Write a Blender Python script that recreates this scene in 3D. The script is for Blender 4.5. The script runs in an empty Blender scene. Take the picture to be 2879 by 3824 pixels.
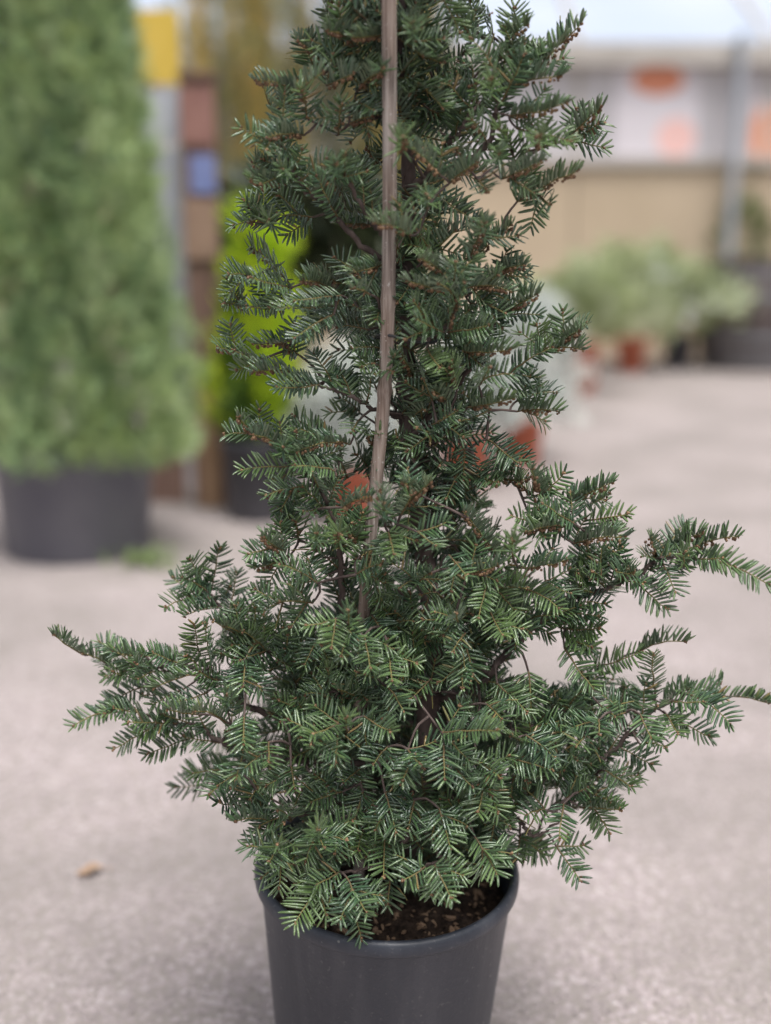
import bpy, math, random
import numpy as np
from mathutils import Vector

R = math.radians
random.seed(7)
rng = np.random.default_rng(11)
scene = bpy.context.scene
col = scene.collection

# ------------------------------------------------------------------ camera, sky, sun, exposure
CZ, PITCH, FPX = 0.977, R(13.5), 4323.0          # camera height (m), tilt down, focal length in photo pixels
cam_d = bpy.data.cameras.new('camera')
cam = bpy.data.objects.new('camera', cam_d)
col.objects.link(cam)
cam.location = (0, 0, CZ)
cam.rotation_euler = (R(90) - PITCH, 0, 0)
cam_d.sensor_fit = 'VERTICAL'
cam_d.sensor_height = 34.6
cam_d.lens = 34.6 * FPX / 3824.0
cam_d.clip_start = 0.05
cam_d.clip_end = 500
cam_d.dof.use_dof = True
cam_d.dof.focus_distance = 1.175
cam_d.dof.aperture_fstop = 1.4
scene.camera = cam

world = bpy.data.worlds.new('World')
scene.world = world
world.use_nodes = True
wn = world.node_tree.nodes
wl = world.node_tree.links
bg = wn['Background']
sky = wn.new('ShaderNodeTexSky')
sky.sky_type = 'NISHITA'
sky.sun_disc = False
sky.sun_elevation = R(70)
sky.sun_rotation = R(150)
sky.dust_density = 6.0
sky.air_density = 1.2
sky.ozone_density = 1.0
hs = wn.new('ShaderNodeHueSaturation')
hs.inputs['Saturation'].default_value = 0.30
wl.new(sky.outputs[0], hs.inputs['Color'])
wl.new(hs.outputs[0], bg.inputs['Color'])
bg.inputs['Strength'].default_value = 0.088

sun_d = bpy.data.lights.new('sun', 'SUN')
sun_d.energy = 1.5
sun_d.angle = R(28)
sun_d.color = (1.0, 0.97, 0.93)
sun = bpy.data.objects.new('sun', sun_d)
col.objects.link(sun)
_az, _el = R(150), R(70)                          # same direction as the sky's sun
sdir = Vector((math.sin(_az) * math.cos(_el), math.cos(_az) * math.cos(_el), math.sin(_el)))
sun.rotation_euler = (-sdir).to_track_quat('-Z', 'Y').to_euler()

scene.view_settings.view_transform = 'Standard'
scene.view_settings.look = 'None'
scene.view_settings.gamma = 1.0
scene.view_settings.exposure = 0.98
scene.view_settings.use_curve_mapping = False
scene.cycles.use_denoising = True
scene.cycles.max_bounces = 8

# ------------------------------------------------------------------ photo pixel -> place
CP, SP = math.cos(PITCH), math.sin(PITCH)
def ray(px, py):
    u = (px - 1439.5) / FPX
    v = (1912.0 - py) / FPX
    return np.array((u, v * SP + CP, v * CP - SP))
def P(px, py, Y):
    """place seen at photo pixel (px, py), Y metres in front of the camera"""
    d = ray(px, py)
    return d * (Y / d[1]) + np.array((0, 0, CZ))
def G(px, py):
    d = ray(px, py)
    return d * (-CZ / d[2]) + np.array((0, 0, CZ))

# ------------------------------------------------------------------ mesh helpers
class MB:
    """collects vertices, faces, a material index per face and a float per vertex"""
    def __init__(s):
        s.v, s.f, s.m, s.a, s.n = [], [], [], [], 0
    def add(s, v, faces, mat=0, age=0.0):
        v = np.asarray(v, float).reshape(-1, 3)
        faces = np.asarray(faces, int)
        s.v.append(v)
        s.f.append(faces + s.n)
        s.m.append(np.full(len(faces), mat) if np.isscalar(mat) else np.asarray(mat))
        s.a.append(np.full(len(v), age) if np.isscalar(age) else np.asarray(age))
        s.n += len(v)
    def merge(s, o):
        for v, f, m, a in zip(o.v, o.f, o.m, o.a):
            s.v.append(v); s.f.append(f + s.n); s.m.append(m); s.a.append(a)
        s.n += o.n
    def mesh(s, name, mats, smooth=True, origin=(0, 0, 0)):
        me = bpy.data.meshes.new(name)
        V = np.concatenate(s.v) - np.array(origin)
        me.vertices.add(len(V))
        me.vertices.foreach_set('co', V.ravel())
        tot = np.concatenate([np.full(len(f), f.shape[1]) for f in s.f])
        idx = np.concatenate([f.ravel() for f in s.f])
        me.loops.add(len(idx))
        me.loops.foreach_set('vertex_index', idx)
        me.polygons.add(len(tot))
        st = np.concatenate(([0], np.cumsum(tot)[:-1]))
        me.polygons.foreach_set('loop_start', st)
        me.polygons.foreach_set('loop_total', tot)
        for m in mats:
            me.materials.append(m)
        me.polygons.foreach_set('material_index', np.concatenate(s.m))
        me.polygons.foreach_set('use_smooth', np.full(len(tot), smooth))
        at = me.attributes.new('age', 'FLOAT', 'POINT')
        at.data.foreach_set('value', np.concatenate(s.a))
        me.update(calc_edges=True)
        me.validate()
        return me
def link(name, me, parent=None, loc=(0, 0, 0)):
    o = bpy.data.objects.new(name, me)
    col.objects.link(o)
    o.location = loc
    if parent:
        o.parent = parent
    return o
def tag(o, label=None, cat=None, group=None, kind=None):
    if label: o['label'] = label
    if cat: o['category'] = cat
    if group: o['group'] = group
    if kind: o['kind'] = kind
    return o
def empty(name, loc, label, cat, group=None):
    o = link(name, None, None, tuple(loc))
    o.empty_display_size = 0.05
    return tag(o, label, cat, group)

def norm(a):
    a = np.asarray(a, float)
    return a / (np.linalg.norm(a, axis=-1, keepdims=True) + 1e-12)

def tube(mb, pts, radii, sides=6, mat=0, age=0.0, cap=True, jitter=0.0):
    pts = np.asarray(pts, float)
    n = len(pts)
    radii = np.broadcast_to(np.asarray(radii, float), (n,))
    tan = norm(np.gradient(pts, axis=0))
    ref = np.array((0.31, 0.2, 0.93)) if abs(tan[0] @ np.array((0.31, 0.2, 0.93))) < 0.9 else np.array((1.0, 0, 0))
    a = norm(np.cross(tan, ref))
    b = np.cross(tan, a)
    th = np.arange(sides) * 2 * math.pi / sides
    rr = radii[:, None] * (1 + (rng.normal(0, jitter, (n, sides)) if jitter else 0))
    ring = pts[:, None] + rr[..., None] * (np.cos(th)[None, :, None] * a[:, None] + np.sin(th)[None, :, None] * b[:, None])
    i = np.arange(n - 1)[:, None] * sides
    j = np.arange(sides)[None]
    k = (np.arange(sides)[None] + 1) % sides
    q = np.stack((i + j, i + k, i + sides + k, i + sides + j), -1).reshape(-1, 4)
    ag = age if np.isscalar(age) else np.repeat(age, sides)
    mb.add(ring.reshape(-1, 3), q, mat, ag)
    if cap:
        for s_ in (0, n - 1):
            mb.add(ring[s_], [list(range(sides))], mat, 0.0 if np.isscalar(age) else age[s_])

def box(mb, lo, hi, mat=0):
    x0, y0, z0 = lo; x1, y1, z1 = hi
    v = [(x0, y0, z0), (x1, y0, z0), (x1, y1, z0), (x0, y1, z0), (x0, y0, z1), (x1, y0, z1), (x1, y1, z1), (x0, y1, z1)]
    mb.add(v, [(0, 3, 2, 1), (4, 5, 6, 7), (0, 1, 5, 4), (1, 2, 6, 5), (2, 3, 7, 6), (3, 0, 4, 7)], mat)

def lathe(mb, prof, sides=48, mat=0, c=(0, 0, 0)):
    prof = np.asarray(prof, float)
    th = np.arange(sides) * 2 * math.pi / sides
    v = np.stack((prof[:, 0, None] * np.cos(th), prof[:, 0, None] * np.sin(th), np.broadcast_to(prof[:, 1, None], (len(prof), sides))), -1)
    i = np.arange(len(prof) - 1)[:, None] * sides
    j = np.arange(sides)[None]; k = (j + 1) % sides
    q = np.stack((i + j, i + k, i + sides + k, i + sides + j), -1).reshape(-1, 4)
    mb.add(v.reshape(-1, 3) + np.array(c), q, mat)

def spline(pts, n):
    """smooth curve through the points"""
    pts = np.asarray(pts, float)
    if len(pts) == 2:
        t = np.linspace(0, 1, n)[:, None]
        return pts[0] * (1 - t) + pts[1] * t
    p = np.vstack((2 * pts[0] - pts[1], pts, 2 * pts[-1] - pts[-2]))
    out = []
    m = len(pts) - 1
    for s_ in np.linspace(0, m - 1e-9, n):
        i = int(s_); t = s_ - i
        a, b, c, d = p[i], p[i + 1], p[i + 2], p[i + 3]
        out.append(0.5 * (2 * b + (c - a) * t + (2 * a - 5 * b + 4 * c - d) * t * t + (3 * b - a - 3 * c + d) * t ** 3))
    return np.array(out)

# ------------------------------------------------------------------ materials
class NT:
    def __init__(s, name):
        s.m = bpy.data.materials.new(name)
        s.m.use_nodes = True
        s.t = s.m.node_tree
        s.b = s.t.nodes['Principled BSDF']
    def n(s, typ, **kw):
        nd = s.t.nodes.new(typ)
        for k, v in kw.items():
            if k in nd.inputs: nd.inputs[k].default_value = v
            else: setattr(nd, k, v)
        return nd
    def l(s, a, b): s.t.links.new(a, b)
    def tex(s, typ, scale, coord='Object', **kw):
        if not hasattr(s, 'tc'): s.tc = s.n('ShaderNodeTexCoord')
        nd = s.n(typ)
        nd.inputs['Scale'].default_value = scale
        for k, v in kw.items(): nd.inputs[k].default_value = v
        s.l(s.tc.outputs[coord], nd.inputs['Vector'])
        return nd
    def ramp(s, src, stops, interp='LINEAR'):
        r = s.n('ShaderNodeValToRGB')
        r.color_ramp.interpolation = interp
        e = r.color_ramp.elements
        while len(e) < len(stops): e.new(0.5)
        for x, (p_, c_) in zip(e, stops):
            x.position = p_
            x.color = (*c_, 1) if hasattr(c_, '__len__') else (c_, c_, c_, 1)
        s.l(src, r.inputs[0])
        return r.outputs[0]
    def mix(s, fac, a, b, mode='MIX'):
        x = s.n('ShaderNodeMix', data_type='RGBA', blend_type=mode)
        for sock, val in ((x.inputs[0], fac), (x.inputs[6], a), (x.inputs[7], b)):
            if hasattr(val, 'links'): s.l(val, sock)
            elif hasattr(val, '__len__'): sock.default_value = (*val, 1)
            else: sock.default_value = val
        return x.outputs[2]
    def math(s, op, a, b=0.0):
        x = s.n('ShaderNodeMath', operation=op)
        for sock, val in ((x.inputs[0], a), (x.inputs[1], b)):
            if hasattr(val, 'links'): s.l(val, sock)
            else: sock.default_value = val
        return x.outputs[0]
    def bump(s, h, strength, dist):
        x = s.n('ShaderNodeBump', Strength=strength, Distance=dist)
        s.l(h, x.inputs['Height'])
        s.l(x.outputs[0], s.b.inputs['Normal'])
    def col(s, c, rough=0.6, spec=0.5):
        if hasattr(c, 'links'): s.l(c, s.b.inputs['Base Color'])
        else: s.b.inputs['Base Color'].default_value = (*c, 1)
        if hasattr(rough, 'links'): s.l(rough, s.b.inputs['Roughness'])
        else: s.b.inputs['Roughness'].default_value = rough
        s.b.inputs['Specular IOR Level'].default_value = spec
        return s.m

def simple(name, c0, c1, scale=8.0, rough=0.7, spec=0.4, bump=0.0, detail=4.0, stretch=None):
    t = NT(name)
    nz = t.tex('ShaderNodeTexNoise', scale, Detail=detail)
    if stretch:
        mp = t.n('ShaderNodeMapping')
        mp.inputs['Scale'].default_value = stretch
        t.l(t.tc.outputs['Object'], mp.inputs['Vector'])
        t.l(mp.outputs[0], nz.inputs['Vector'])
    c = t.ramp(nz.outputs[0], [(0.3, c0), (0.7, c1)])
    if bump: t.bump(nz.outputs[0], 1.0, bump)
    return t.col(c, rough, spec)

def foliage(name, dark, mid, light, patch_scale=4.0, rough=0.5, young=None, speck=None, spec=0.5, trans=0.0, vary=False):
    t = NT(name)
    geo = t.n('ShaderNodeNewGeometry')
    rnd = geo.outputs['Random Per Island']
    nz = t.tex('ShaderNodeTexNoise', patch_scale, Detail=2.0)
    f = t.math('ADD', t.math('MULTIPLY', rnd, 0.55), t.math('MULTIPLY', nz.outputs[0], 0.75))
    c = t.ramp(f, [(0.25, dark), (0.62, mid), (0.95, light)])
    if young:
        at = t.n('ShaderNodeAttribute', attribute_name='age')
        c = t.mix(at.outputs['Fac'], c, young)
    if speck:
        s2 = t.tex('ShaderNodeTexNoise', 420.0, Detail=1.0)
        big = t.tex('ShaderNodeTexNoise', 9.0, Detail=1.0)
        k = t.ramp(s2.outputs[0], [(0.63, 0.0), (0.70, 1.0)])
        k2 = t.ramp(big.outputs[0], [(0.40, 0.0), (0.65, 0.8)])
        c = t.mix(t.math('MULTIPLY', k, k2), c, speck)
    if vary:
        t.b.inputs['Sheen Weight'].default_value = 0.09
        t.b.inputs['Sheen Roughness'].default_value = 0.45
        t.b.inputs['Sheen Tint'].default_value = (0.80, 0.92, 0.95, 1)
        oi = t.n('ShaderNodeObjectInfo')
        c = t.mix(t.ramp(oi.outputs['Random'], [(0.0, 0.0), (0.5, 0.06), (1.0, 0.55)]), c, (0.105, 0.170, 0.036))
        c = t.mix(t.ramp(rnd, [(0.978, 0.0), (0.984, 0.8)]), c, (0.22, 0.13, 0.045))
    m = t.col(c, rough, spec)
    if trans:
        t.b.inputs['Transmission Weight'].default_value = 0.0
        tr = t.n('ShaderNodeBsdfTranslucent')
        t.l(c, tr.inputs['Color'])
        ms = t.n('ShaderNodeMixShader')
        ms.inputs[0].default_value = trans
        t.l(t.b.outputs[0], ms.inputs[1]); t.l(tr.outputs[0], ms.inputs[2])
        t.l(ms.outputs[0], t.t.nodes['Material Output'].inputs['Surface'])
    return m

M = {}
M['needle'] = foliage('needle_top', (0.008, 0.028, 0.015), (0.030, 0.080, 0.033), (0.105, 0.175, 0.062), 13.0, 0.29,
                      young=(0.15, 0.21, 0.05), speck=(0.50, 0.57, 0.53), spec=0.85, vary=True)
M['needle_under'] = foliage('needle_underside', (0.085, 0.125, 0.09), (0.14, 0.19, 0.13), (0.20, 0.25, 0.17), 7.0, 0.45,
                            young=(0.17, 0.22, 0.07))
def _twig():
    t = NT('twig')
    at = t.n('ShaderNodeAttribute', attribute_name='age')
    c = t.ramp(at.outputs['Fac'], [(0.0, (0.07, 0.045, 0.035)), (0.35, (0.12, 0.085, 0.042)), (1.0, (0.19, 0.17, 0.058))])
    return t.col(c, 0.6, 0.3)
M['twig'] = _twig()
M['cone'] = foliage('pollen_cone', (0.085, 0.045, 0.028), (0.15, 0.085, 0.048), (0.27, 0.17, 0.095), 30.0, 0.5, spec=0.3)
M['bark'] = simple('bark', (0.045, 0.032, 0.030), (0.15, 0.115, 0.105), 60.0, 0.85, 0.2, 0.004, 6.0, (1, 1, 0.25))
def _cane():
    t = NT('weathered_cane')
    mp = t.n('ShaderNodeMapping'); mp.inputs['Scale'].default_value = (1, 1, 0.04)
    tc = t.n('ShaderNodeTexCoord'); t.l(tc.outputs['Object'], mp.inputs[0])
    a = t.n('ShaderNodeTexNoise'); a.inputs['Scale'].default_value = 380; a.inputs['Detail'].default_value = 5
    t.l(mp.outputs[0], a.inputs['Vector'])
    b = t.n('ShaderNodeTexNoise'); b.inputs['Scale'].default_value = 9; b.inputs['Detail'].default_value = 6
    t.l(tc.outputs['Object'], b.inputs['Vector'])
    c1 = t.ramp(a.outputs[0], [(0.30, (0.095, 0.075, 0.066)), (0.48, (0.235, 0.195, 0.175)), (0.74, (0.44, 0.395, 0.365))])
    c = t.mix(t.ramp(b.outputs[0], [(0.42, 0.0), (0.62, 0.35)]), c1, (0.34, 0.22, 0.16))
    fl = t.n('ShaderNodeTexNoise'); fl.inputs['Scale'].default_value = 260; t.l(tc.outputs['Object'], fl.inputs['Vector'])
    c = t.mix(t.ramp(fl.outputs[0], [(0.66, 0.0), (0.72, 0.7)]), c, (0.60, 0.57, 0.54))
    t.bump(a.outputs[0], 0.6, 0.002)
    return t.col(c, 0.75, 0.25)
M['cane'] = _cane()
def _pot():
    t = NT('black_plastic')
    a = t.tex('ShaderNodeTexNoise', 6.0, Detail=6.0)
    sp = t.tex('ShaderNodeTexVoronoi', 55.0)
    sp2 = t.tex('ShaderNodeTexNoise', 190.0, Detail=2.0)
    mp = t.n('ShaderNodeMapping'); mp.inputs['Scale'].default_value = (14, 14, 1.2)
    t.l(t.tc.outputs['Object'], mp.inputs[0])
    st = t.n('ShaderNodeTexNoise'); st.inputs['Scale'].default_value = 3.0; st.inputs['Detail'].default_value = 5
    t.l(mp.outputs[0], st.inputs['Vector'])
    c = t.ramp(a.outputs[0], [(0.3, (0.026, 0.031, 0.044)), (0.7, (0.039, 0.045, 0.062))])
    c = t.mix(t.ramp(st.outputs[0], [(0.48, 0.0), (0.72, 0.25)]), c, (0.12, 0.123, 0.14))
    k = t.math('MULTIPLY', t.ramp(sp.outputs['Distance'], [(0.05, 1.0), (0.10, 0.0)]), t.ramp(a.outputs[0], [(0.38, 0.0), (0.55, 0.9)]))
    c = t.mix(k, c, (0.30, 0.29, 0.28))
    c = t.mix(t.ramp(sp2.outputs[0], [(0.64, 0.0), (0.74, 0.5)]), c, (0.15, 0.15, 0.155))
    t.bump(sp2.outputs[0], 0.25, 0.0015)
    return t.col(c, t.ramp(a.outputs[0], [(0.3, 0.38), (0.7, 0.55)]), 0.5)
M['pot'] = _pot()
M['pot_dark'] = simple('dark_pot_plastic', (0.045, 0.046, 0.058), (0.085, 0.084, 0.098), 5.0, 0.5, 0.5)
M['pot_blue'] = simple('blue_grey_pot_plastic', (0.11, 0.112, 0.145), (0.17, 0.172, 0.20), 5.0, 0.45, 0.5)
M['terracotta'] = simple('terracotta', (0.42, 0.115, 0.065), (0.55, 0.185, 0.115), 9.0, 0.8, 0.3)
M['soil'] = simple('potting_soil', (0.010, 0.007, 0.006), (0.060, 0.040, 0.030), 140.0, 0.95, 0.2, 0.006, 8.0)
M['chip'] = foliage('bark_chip', (0.05, 0.030, 0.020), (0.18, 0.115, 0.075), (0.36, 0.25, 0.17), 90.0, 0.9, spec=0.2)

# ------------------------------------------------------------------ ground
def _ground():
    t = NT('aggregate_concrete')
    big = t.tex('ShaderNodeTexNoise', 2.3, Detail=6.0)
    v = t.tex('ShaderNodeTexVoronoi', 75.0)
    fine = t.tex('ShaderNodeTexNoise', 160.0, Detail=4.0)
    sep = t.n('ShaderNodeSeparateColor'); t.l(v.outputs['Color'], sep.inputs[0])
    peb = t.ramp(sep.outputs[0], [(0.0, (0.25, 0.217, 0.216)), (0.4, (0.345, 0.297, 0.30)), (0.7, (0.415, 0.357, 0.362)), (1.0, (0.46, 0.405, 0.41))])
    edge = t.ramp(v.outputs['Distance'], [(0.42, 0.0), (0.62, 1.0)])
    c = t.mix(edge, peb, (0.30, 0.265, 0.25))
    c = t.mix(t.ramp(big.outputs[0], [(0.38, 0.0), (0.64, 0.75)]), c, (0.225, 0.202, 0.19))
    h = t.math('SUBTRACT', t.math('MULTIPLY', fine.outputs[0], 0.3), v.outputs['Distance'])
    t.bump(h, 0.5, 0.004)
    return t.col(c, 0.85, 0.3)
M['ground'] = _ground()
mb = MB()
mb.add([(-150, -150, 0), (150, -150, 0), (150, 250, 0), (-150, 250, 0)], [(0, 1, 2, 3)])
tag(link('ground', mb.mesh('ground', [M['ground']])), 'pinkish grey exposed aggregate concrete yard', 'ground', kind='structure')

def pebbles():
    s = 0.0118
    xs, ys = np.meshgrid(np.arange(-2.6, 2.6, s), np.arange(0.95, 3.1, s * 0.92))
    x = xs.ravel() + rng.uniform(-.42, .42, xs.size) * s
    y = ys.ravel() + rng.uniform(-.42, .42, xs.size) * s
    k = (np.abs(x) < 0.40 * y + 0.22) & (np.hypot(x, y - 1.193) > 0.14) & (rng.random(x.size) < 0.93)
    x, y = x[k], y[k]
    n = len(x)
    th = np.arange(6) * math.pi / 3
    rx = rng.uniform(0.0036, 0.0066, n); ry = rx * rng.uniform(0.65, 1.0, n); h = rng.uniform(0.0006, 0.0024, n)
    an = rng.uniform(0, 6.28, n)
    def ring(fr, fz):
        a = th[None] + rng.uniform(-.25, .25, (n, 6))
        jr = rng.uniform(.85, 1.12, (n, 6))
        px, py = fr * rx[:, None] * np.cos(a) * jr, fr * ry[:, None] * np.sin(a) * jr
        c, s_ = np.cos(an)[:, None], np.sin(an)[:, None]
        return np.stack((x[:, None] + px * c - py * s_, y[:, None] + px * s_ + py * c, np.broadcast_to((fz * h)[:, None], px.shape) - 0.0004 * (fz == 0)), -1)
    V = np.concatenate((ring(1.0, 0.0), ring(0.62, 1.0)), 1)
    b = (np.arange(n) * 12)[:, None, None]
    j = np.arange(6); q = np.stack((j, (j + 1) % 6, (j + 1) % 6 + 6, j + 6), -1)[None]
    m = MB()
    m.add(V.reshape(-1, 3), (b + q).reshape(-1, 4))
    m.f.append((np.arange(n) * 12)[:, None] + np.arange(6, 12)[None]); m.m.append(np.zeros(n, int))
    return m
def _peb():
    t = NT('pebble')
    geo = t.n('ShaderNodeNewGeometry')
    big = t.tex('ShaderNodeTexNoise', 2.3, Detail=6.0)
    c = t.ramp(geo.outputs['Random Per Island'], [(0.0, (0.235, 0.204, 0.20)), (0.3, (0.31, 0.268, 0.268)), (0.65, (0.375, 0.322, 0.325)), (0.92, (0.42, 0.365, 0.37)), (1.0, (0.48, 0.43, 0.43))])
    c = t.mix(t.ramp(big.outputs[0], [(0.38, 0.0), (0.64, 0.75)]), c, (0.225, 0.202, 0.19))
    return t.col(c, 0.7, 0.35)
M['pebble'] = _peb()
tag(link('pebbles', pebbles().mesh('pebbles', [M['pebble']])), 'small pale pebbles set in the concrete around the black pot', 'pebbles', kind='stuff')

# ------------------------------------------------------------------ greenhouse building behind
YB = 9.5
M['beige'] = simple('beige_cladding', (0.50, 0.40, 0.29), (0.58, 0.47, 0.35), 1.3, 0.8, 0.3)
M['white_pane'] = simple('frosted_pane', (0.52, 0.50, 0.53), (0.62, 0.595, 0.62), 0.9, 0.3, 0.5)
M['roof_pane'] = simple('roof_sheet', (0.36, 0.42, 0.53), (0.45, 0.49, 0.56), 0.7, 0.35, 0.5)
M['frame'] = simple('grey_metal', (0.16, 0.175, 0.20), (0.24, 0.25, 0.27), 4.0, 0.5, 0.5)
M['gutter'] = simple('gutter_beam', (0.42, 0.39, 0.36), (0.50, 0.47, 0.44), 3.0, 0.6, 0.4)
bld = empty('greenhouse', (0, YB, 0), 'long low greenhouse with beige cladding, pale panes and bluish roof behind the yard', 'greenhouse')
def bpart(name, mb, mats, parent=bld, smooth=False, origin=(0, YB, 0)):
    return link(name, mb.mesh(name, mats, smooth, origin), parent)
for i in range(14):                                # cladding panels, a hand wide joint between them
    x0 = -10.5 + i * 1.5
    m = MB(); box(m, (x0 + .006, YB, -0.02), (x0 + 1.494, YB + .08, 1.50)); bpart('wall_panel', m, [M['beige']])
m = MB(); box(m, (-10.5, YB - .05, 1.50), (10.5, YB + .10, 1.56)); bpart('window_sill', m, [M['gutter']])
for i in range(14):
    x0 = -10.5 + i * 1.5
    m = MB(); box(m, (x0 + .03, YB + .03, 1.56), (x0 + 1.47, YB + .05, 2.24)); pn = bpart('window_pane', m, [M['white_pane']])
    m = MB(); box(m, (x0 - .03, YB + .01, 1.56), (x0 + .03, YB + .07, 2.24)); bpart('frame', m, [M['gutter']], pn)
m = MB(); box(m, (-10.6, YB - .10, 2.24), (10.6, YB + .12, 2.40)); bpart('gutter', m, [M['gutter']])
for i in range(14):
    x0 = -10.5 + i * 1.5
    m = MB()
    v = [(x0 + .02, YB + .05, 2.40), (x0 + 1.48, YB + .05, 2.40), (x0 + 1.48, YB + 4.0, 4.5), (x0 + .02, YB + 4.0, 4.5)]
    v2 = [(a, b, c - .03) for a, b, c in v]
    m.add(v + v2, [(0, 1, 2, 3), (7, 6, 5, 4), (0, 4, 5, 1), (1, 5, 6, 2), (2, 6, 7, 3), (3, 7, 4, 0)])
    bpart('roof_panel', m, [M['roof_pane']])
    m = MB()
    tube(m, [(x0, YB + .04, 2.40), (x0, YB + 4.0, 4.52)], .03, 6); bpart('roof_bar', m, [M['gutter']])
px = P(1597 * 1.729, 300, YB - .16)[0]
M['pipe'] = simple('pale_pipe', (0.30, 0.33, 0.38), (0.38, 0.41, 0.45), 4.0, 0.5, 0.5)
m = MB(); tube(m, [(px, YB - .16, 0), (px, YB - .16, 2.45)], .04, 10); bpart('downpipe', m, [M['pipe']])

def poster(name, x0, x1, y0, y1, lab, draw):
    a = P(x0, y1, YB - .006); b = P(x1, y0, YB - .006)
    m = MB(); box(m, (a[0], YB + .012, max(a[2], 1.57)), (b[0], YB + .026, b[2]))
    t = NT(name)
    tc = t.n('ShaderNodeTexCoord')
    sx = t.n('ShaderNodeSeparateXYZ'); t.l(tc.outputs['Generated'], sx.inputs[0])
    c = draw(t, sx.outputs[0], sx.outputs[2])
    return tag(link('poster', m.mesh('poster', [t.col(c, 0.5, 0.4)], False)), lab, 'poster', 'posters on the greenhouse panes')
def blob(t, x, z, cx, cz, rx, rz):
    dx = t.math('DIVIDE', t.math('SUBTRACT', x, cx), rx)
    dz = t.math('DIVIDE', t.math('SUBTRACT', z, cz), rz)
    d = t.math('ADD', t.math('MULTIPLY', dx, dx), t.math('MULTIPLY', dz, dz))
    return t.ramp(d, [(0.8, 1.0), (1.0, 0.0)])
def draw_a(t, x, z):
    c = t.mix(blob(t, x, z, .5, .80, .33, .17), (0.70, 0.66, 0.71), (0.72, 0.28, 0.17))
    return t.mix(blob(t, x, z, .75, .2, .25, .22), c, (0.85, 0.55, 0.52))
def draw_b(t, x, z):
    return t.mix(blob(t, x, z, .5, .4, .6, .55), (0.75, 0.62, 0.62), (0.80, 0.36, 0.22))
poster('poster_print', 2290, 2620, 225, 600, 'white poster with an orange shape at its top on the pale panes', draw_a)
poster('poster_print_orange', 2800, 2990, 380, 610, 'mostly orange poster beside the grey downpipe', draw_b)

# ------------------------------------------------------------------ plants behind: foliage crowns
def crown(n, prof, c, z0, z1, spray=0.06, leaflets=9, leaf_w=0.28, up=0.7, fill=0.45, clump=0.25, sag=0.0, seed=1, spread=1.0):
    """sprays of small leaflets spread through a body of revolution with an uneven outline"""
    g = np.random.default_rng(seed)
    z = z0 + (z1 - z0) * g.random(n)
    tt = (z - z0) / (z1 - z0)
    an = g.uniform(0, 2 * math.pi, n)
    ph = g.uniform(0, 6.28, 6)
    bumpy = 1 + clump * (0.5 * np.sin(3 * an + ph[0] + 5 * tt) + 0.35 * np.sin(5 * an - 11 * tt + ph[1]) + 0.35 * np.sin(9 * an + 23 * tt + ph[2]))
    rr = np.array([prof(q) for q in tt]) * bumpy * (fill + (1 - fill) * np.sqrt(g.random(n)))
    base = np.stack((c[0] + rr * np.cos(an), c[1] + rr * np.sin(an), z), -1)
    out = np.stack((np.cos(an), np.sin(an), np.zeros(n)), -1)
    ax = norm(out * (1 - up) + np.array((0, 0, up - sag)) + g.normal(0, .28, (n, 3)))
    sd = norm(np.cross(ax, norm(out + g.normal(0, .6, (n, 3)))))
    nm = np.cross(sd, ax)
    k = np.arange(leaflets)
    tk = (k + 1) / leaflets
    side = np.where(k % 2 == 0, 1.0, -1.0)
    side[-1] = 0
    L = spray * g.uniform(.65, 1.35, n)
    o = base[:, None] + ax[:, None] * (tk[None, :, None] * 0.75 * L[:, None, None])
    d = norm(ax[:, None] * (0.85 + 0.3 * tk[None, :, None]) + sd[:, None] * (side * spread * (1.1 - tk * .4))[None, :, None] + g.normal(0, .12, (n, leaflets, 3)))
    ll = L[:, None] * (0.50 * (1.15 - 0.6 * tk))[None] * g.uniform(.8, 1.2, (n, leaflets))
    w = norm(np.cross(d, nm[:, None]))
    hw = (ll * leaf_w * .5)[..., None]
    mid = o + d * (ll * .45)[..., None] + nm[:, None] * (ll * .06)[..., None]
    V = np.stack((o, mid + w * hw, o + d * ll[..., None], mid - w * hw), 2)
    m = MB()
    q = np.arange(n * leaflets * 4).reshape(-1, 4)
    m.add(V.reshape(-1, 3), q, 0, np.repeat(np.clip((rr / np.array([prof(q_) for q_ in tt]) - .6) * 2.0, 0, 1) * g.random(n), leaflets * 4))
    return m

def pot_profile(rt, rb, h, lip=0.012, liph=0.025, wall=0.006):
    return [(0.0, 0.004), (rb * .98, 0.0), (rb, 0.004), (rt - lip * .7, h - liph), (rt - lip * .2, h - liph), (rt, h - liph + .003), (rt, h - .004), (rt - .003, h),
            (rt - wall - lip * .6, h - .002), (rt - wall - lip * .8, h - .03), (rt - wall - lip, h - .06)]
def make_pot(name, c, rt, rb, h, mat, label, group=None, lip=0.012, liph=0.025, soil=0.035, cat='plant pot'):
    r = empty(name, (c[0], c[1], 0), label, cat, group)
    m = MB(); lathe(m, pot_profile(rt, rb, h, lip, liph), 40)
    link('pot_body', m.mesh('pot_body', [mat]), r)
    m = MB(); lathe(m, [(0, h - soil + .008), (rt * .5, h - soil + .004), (rt - .018, h - soil)], 24)
    link('soil', m.mesh('soil', [M['soil']]), r)
    return r
def plant(name, c, label, cat, crowns, trunk=None, group=None):
    r = empty(name, (c[0], c[1], c[2]), label, cat, group)
    if trunk:
        m = MB(); tube(m, spline([(c[0], c[1], c[2] - .03), (c[0] + .004, c[1], (c[2] + trunk[0]) / 2), (c[0], c[1], trunk[0])], 8), np.linspace(trunk[1], trunk[1] * .4, 8), 8, jitter=.05)
        link('trunk', m.mesh('trunk', [M['bark']], True, c), r)
    for nm_, cm, mt in crowns:
        link(nm_, cm.mesh(nm_, [mt], False, c), r)
    return r

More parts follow.
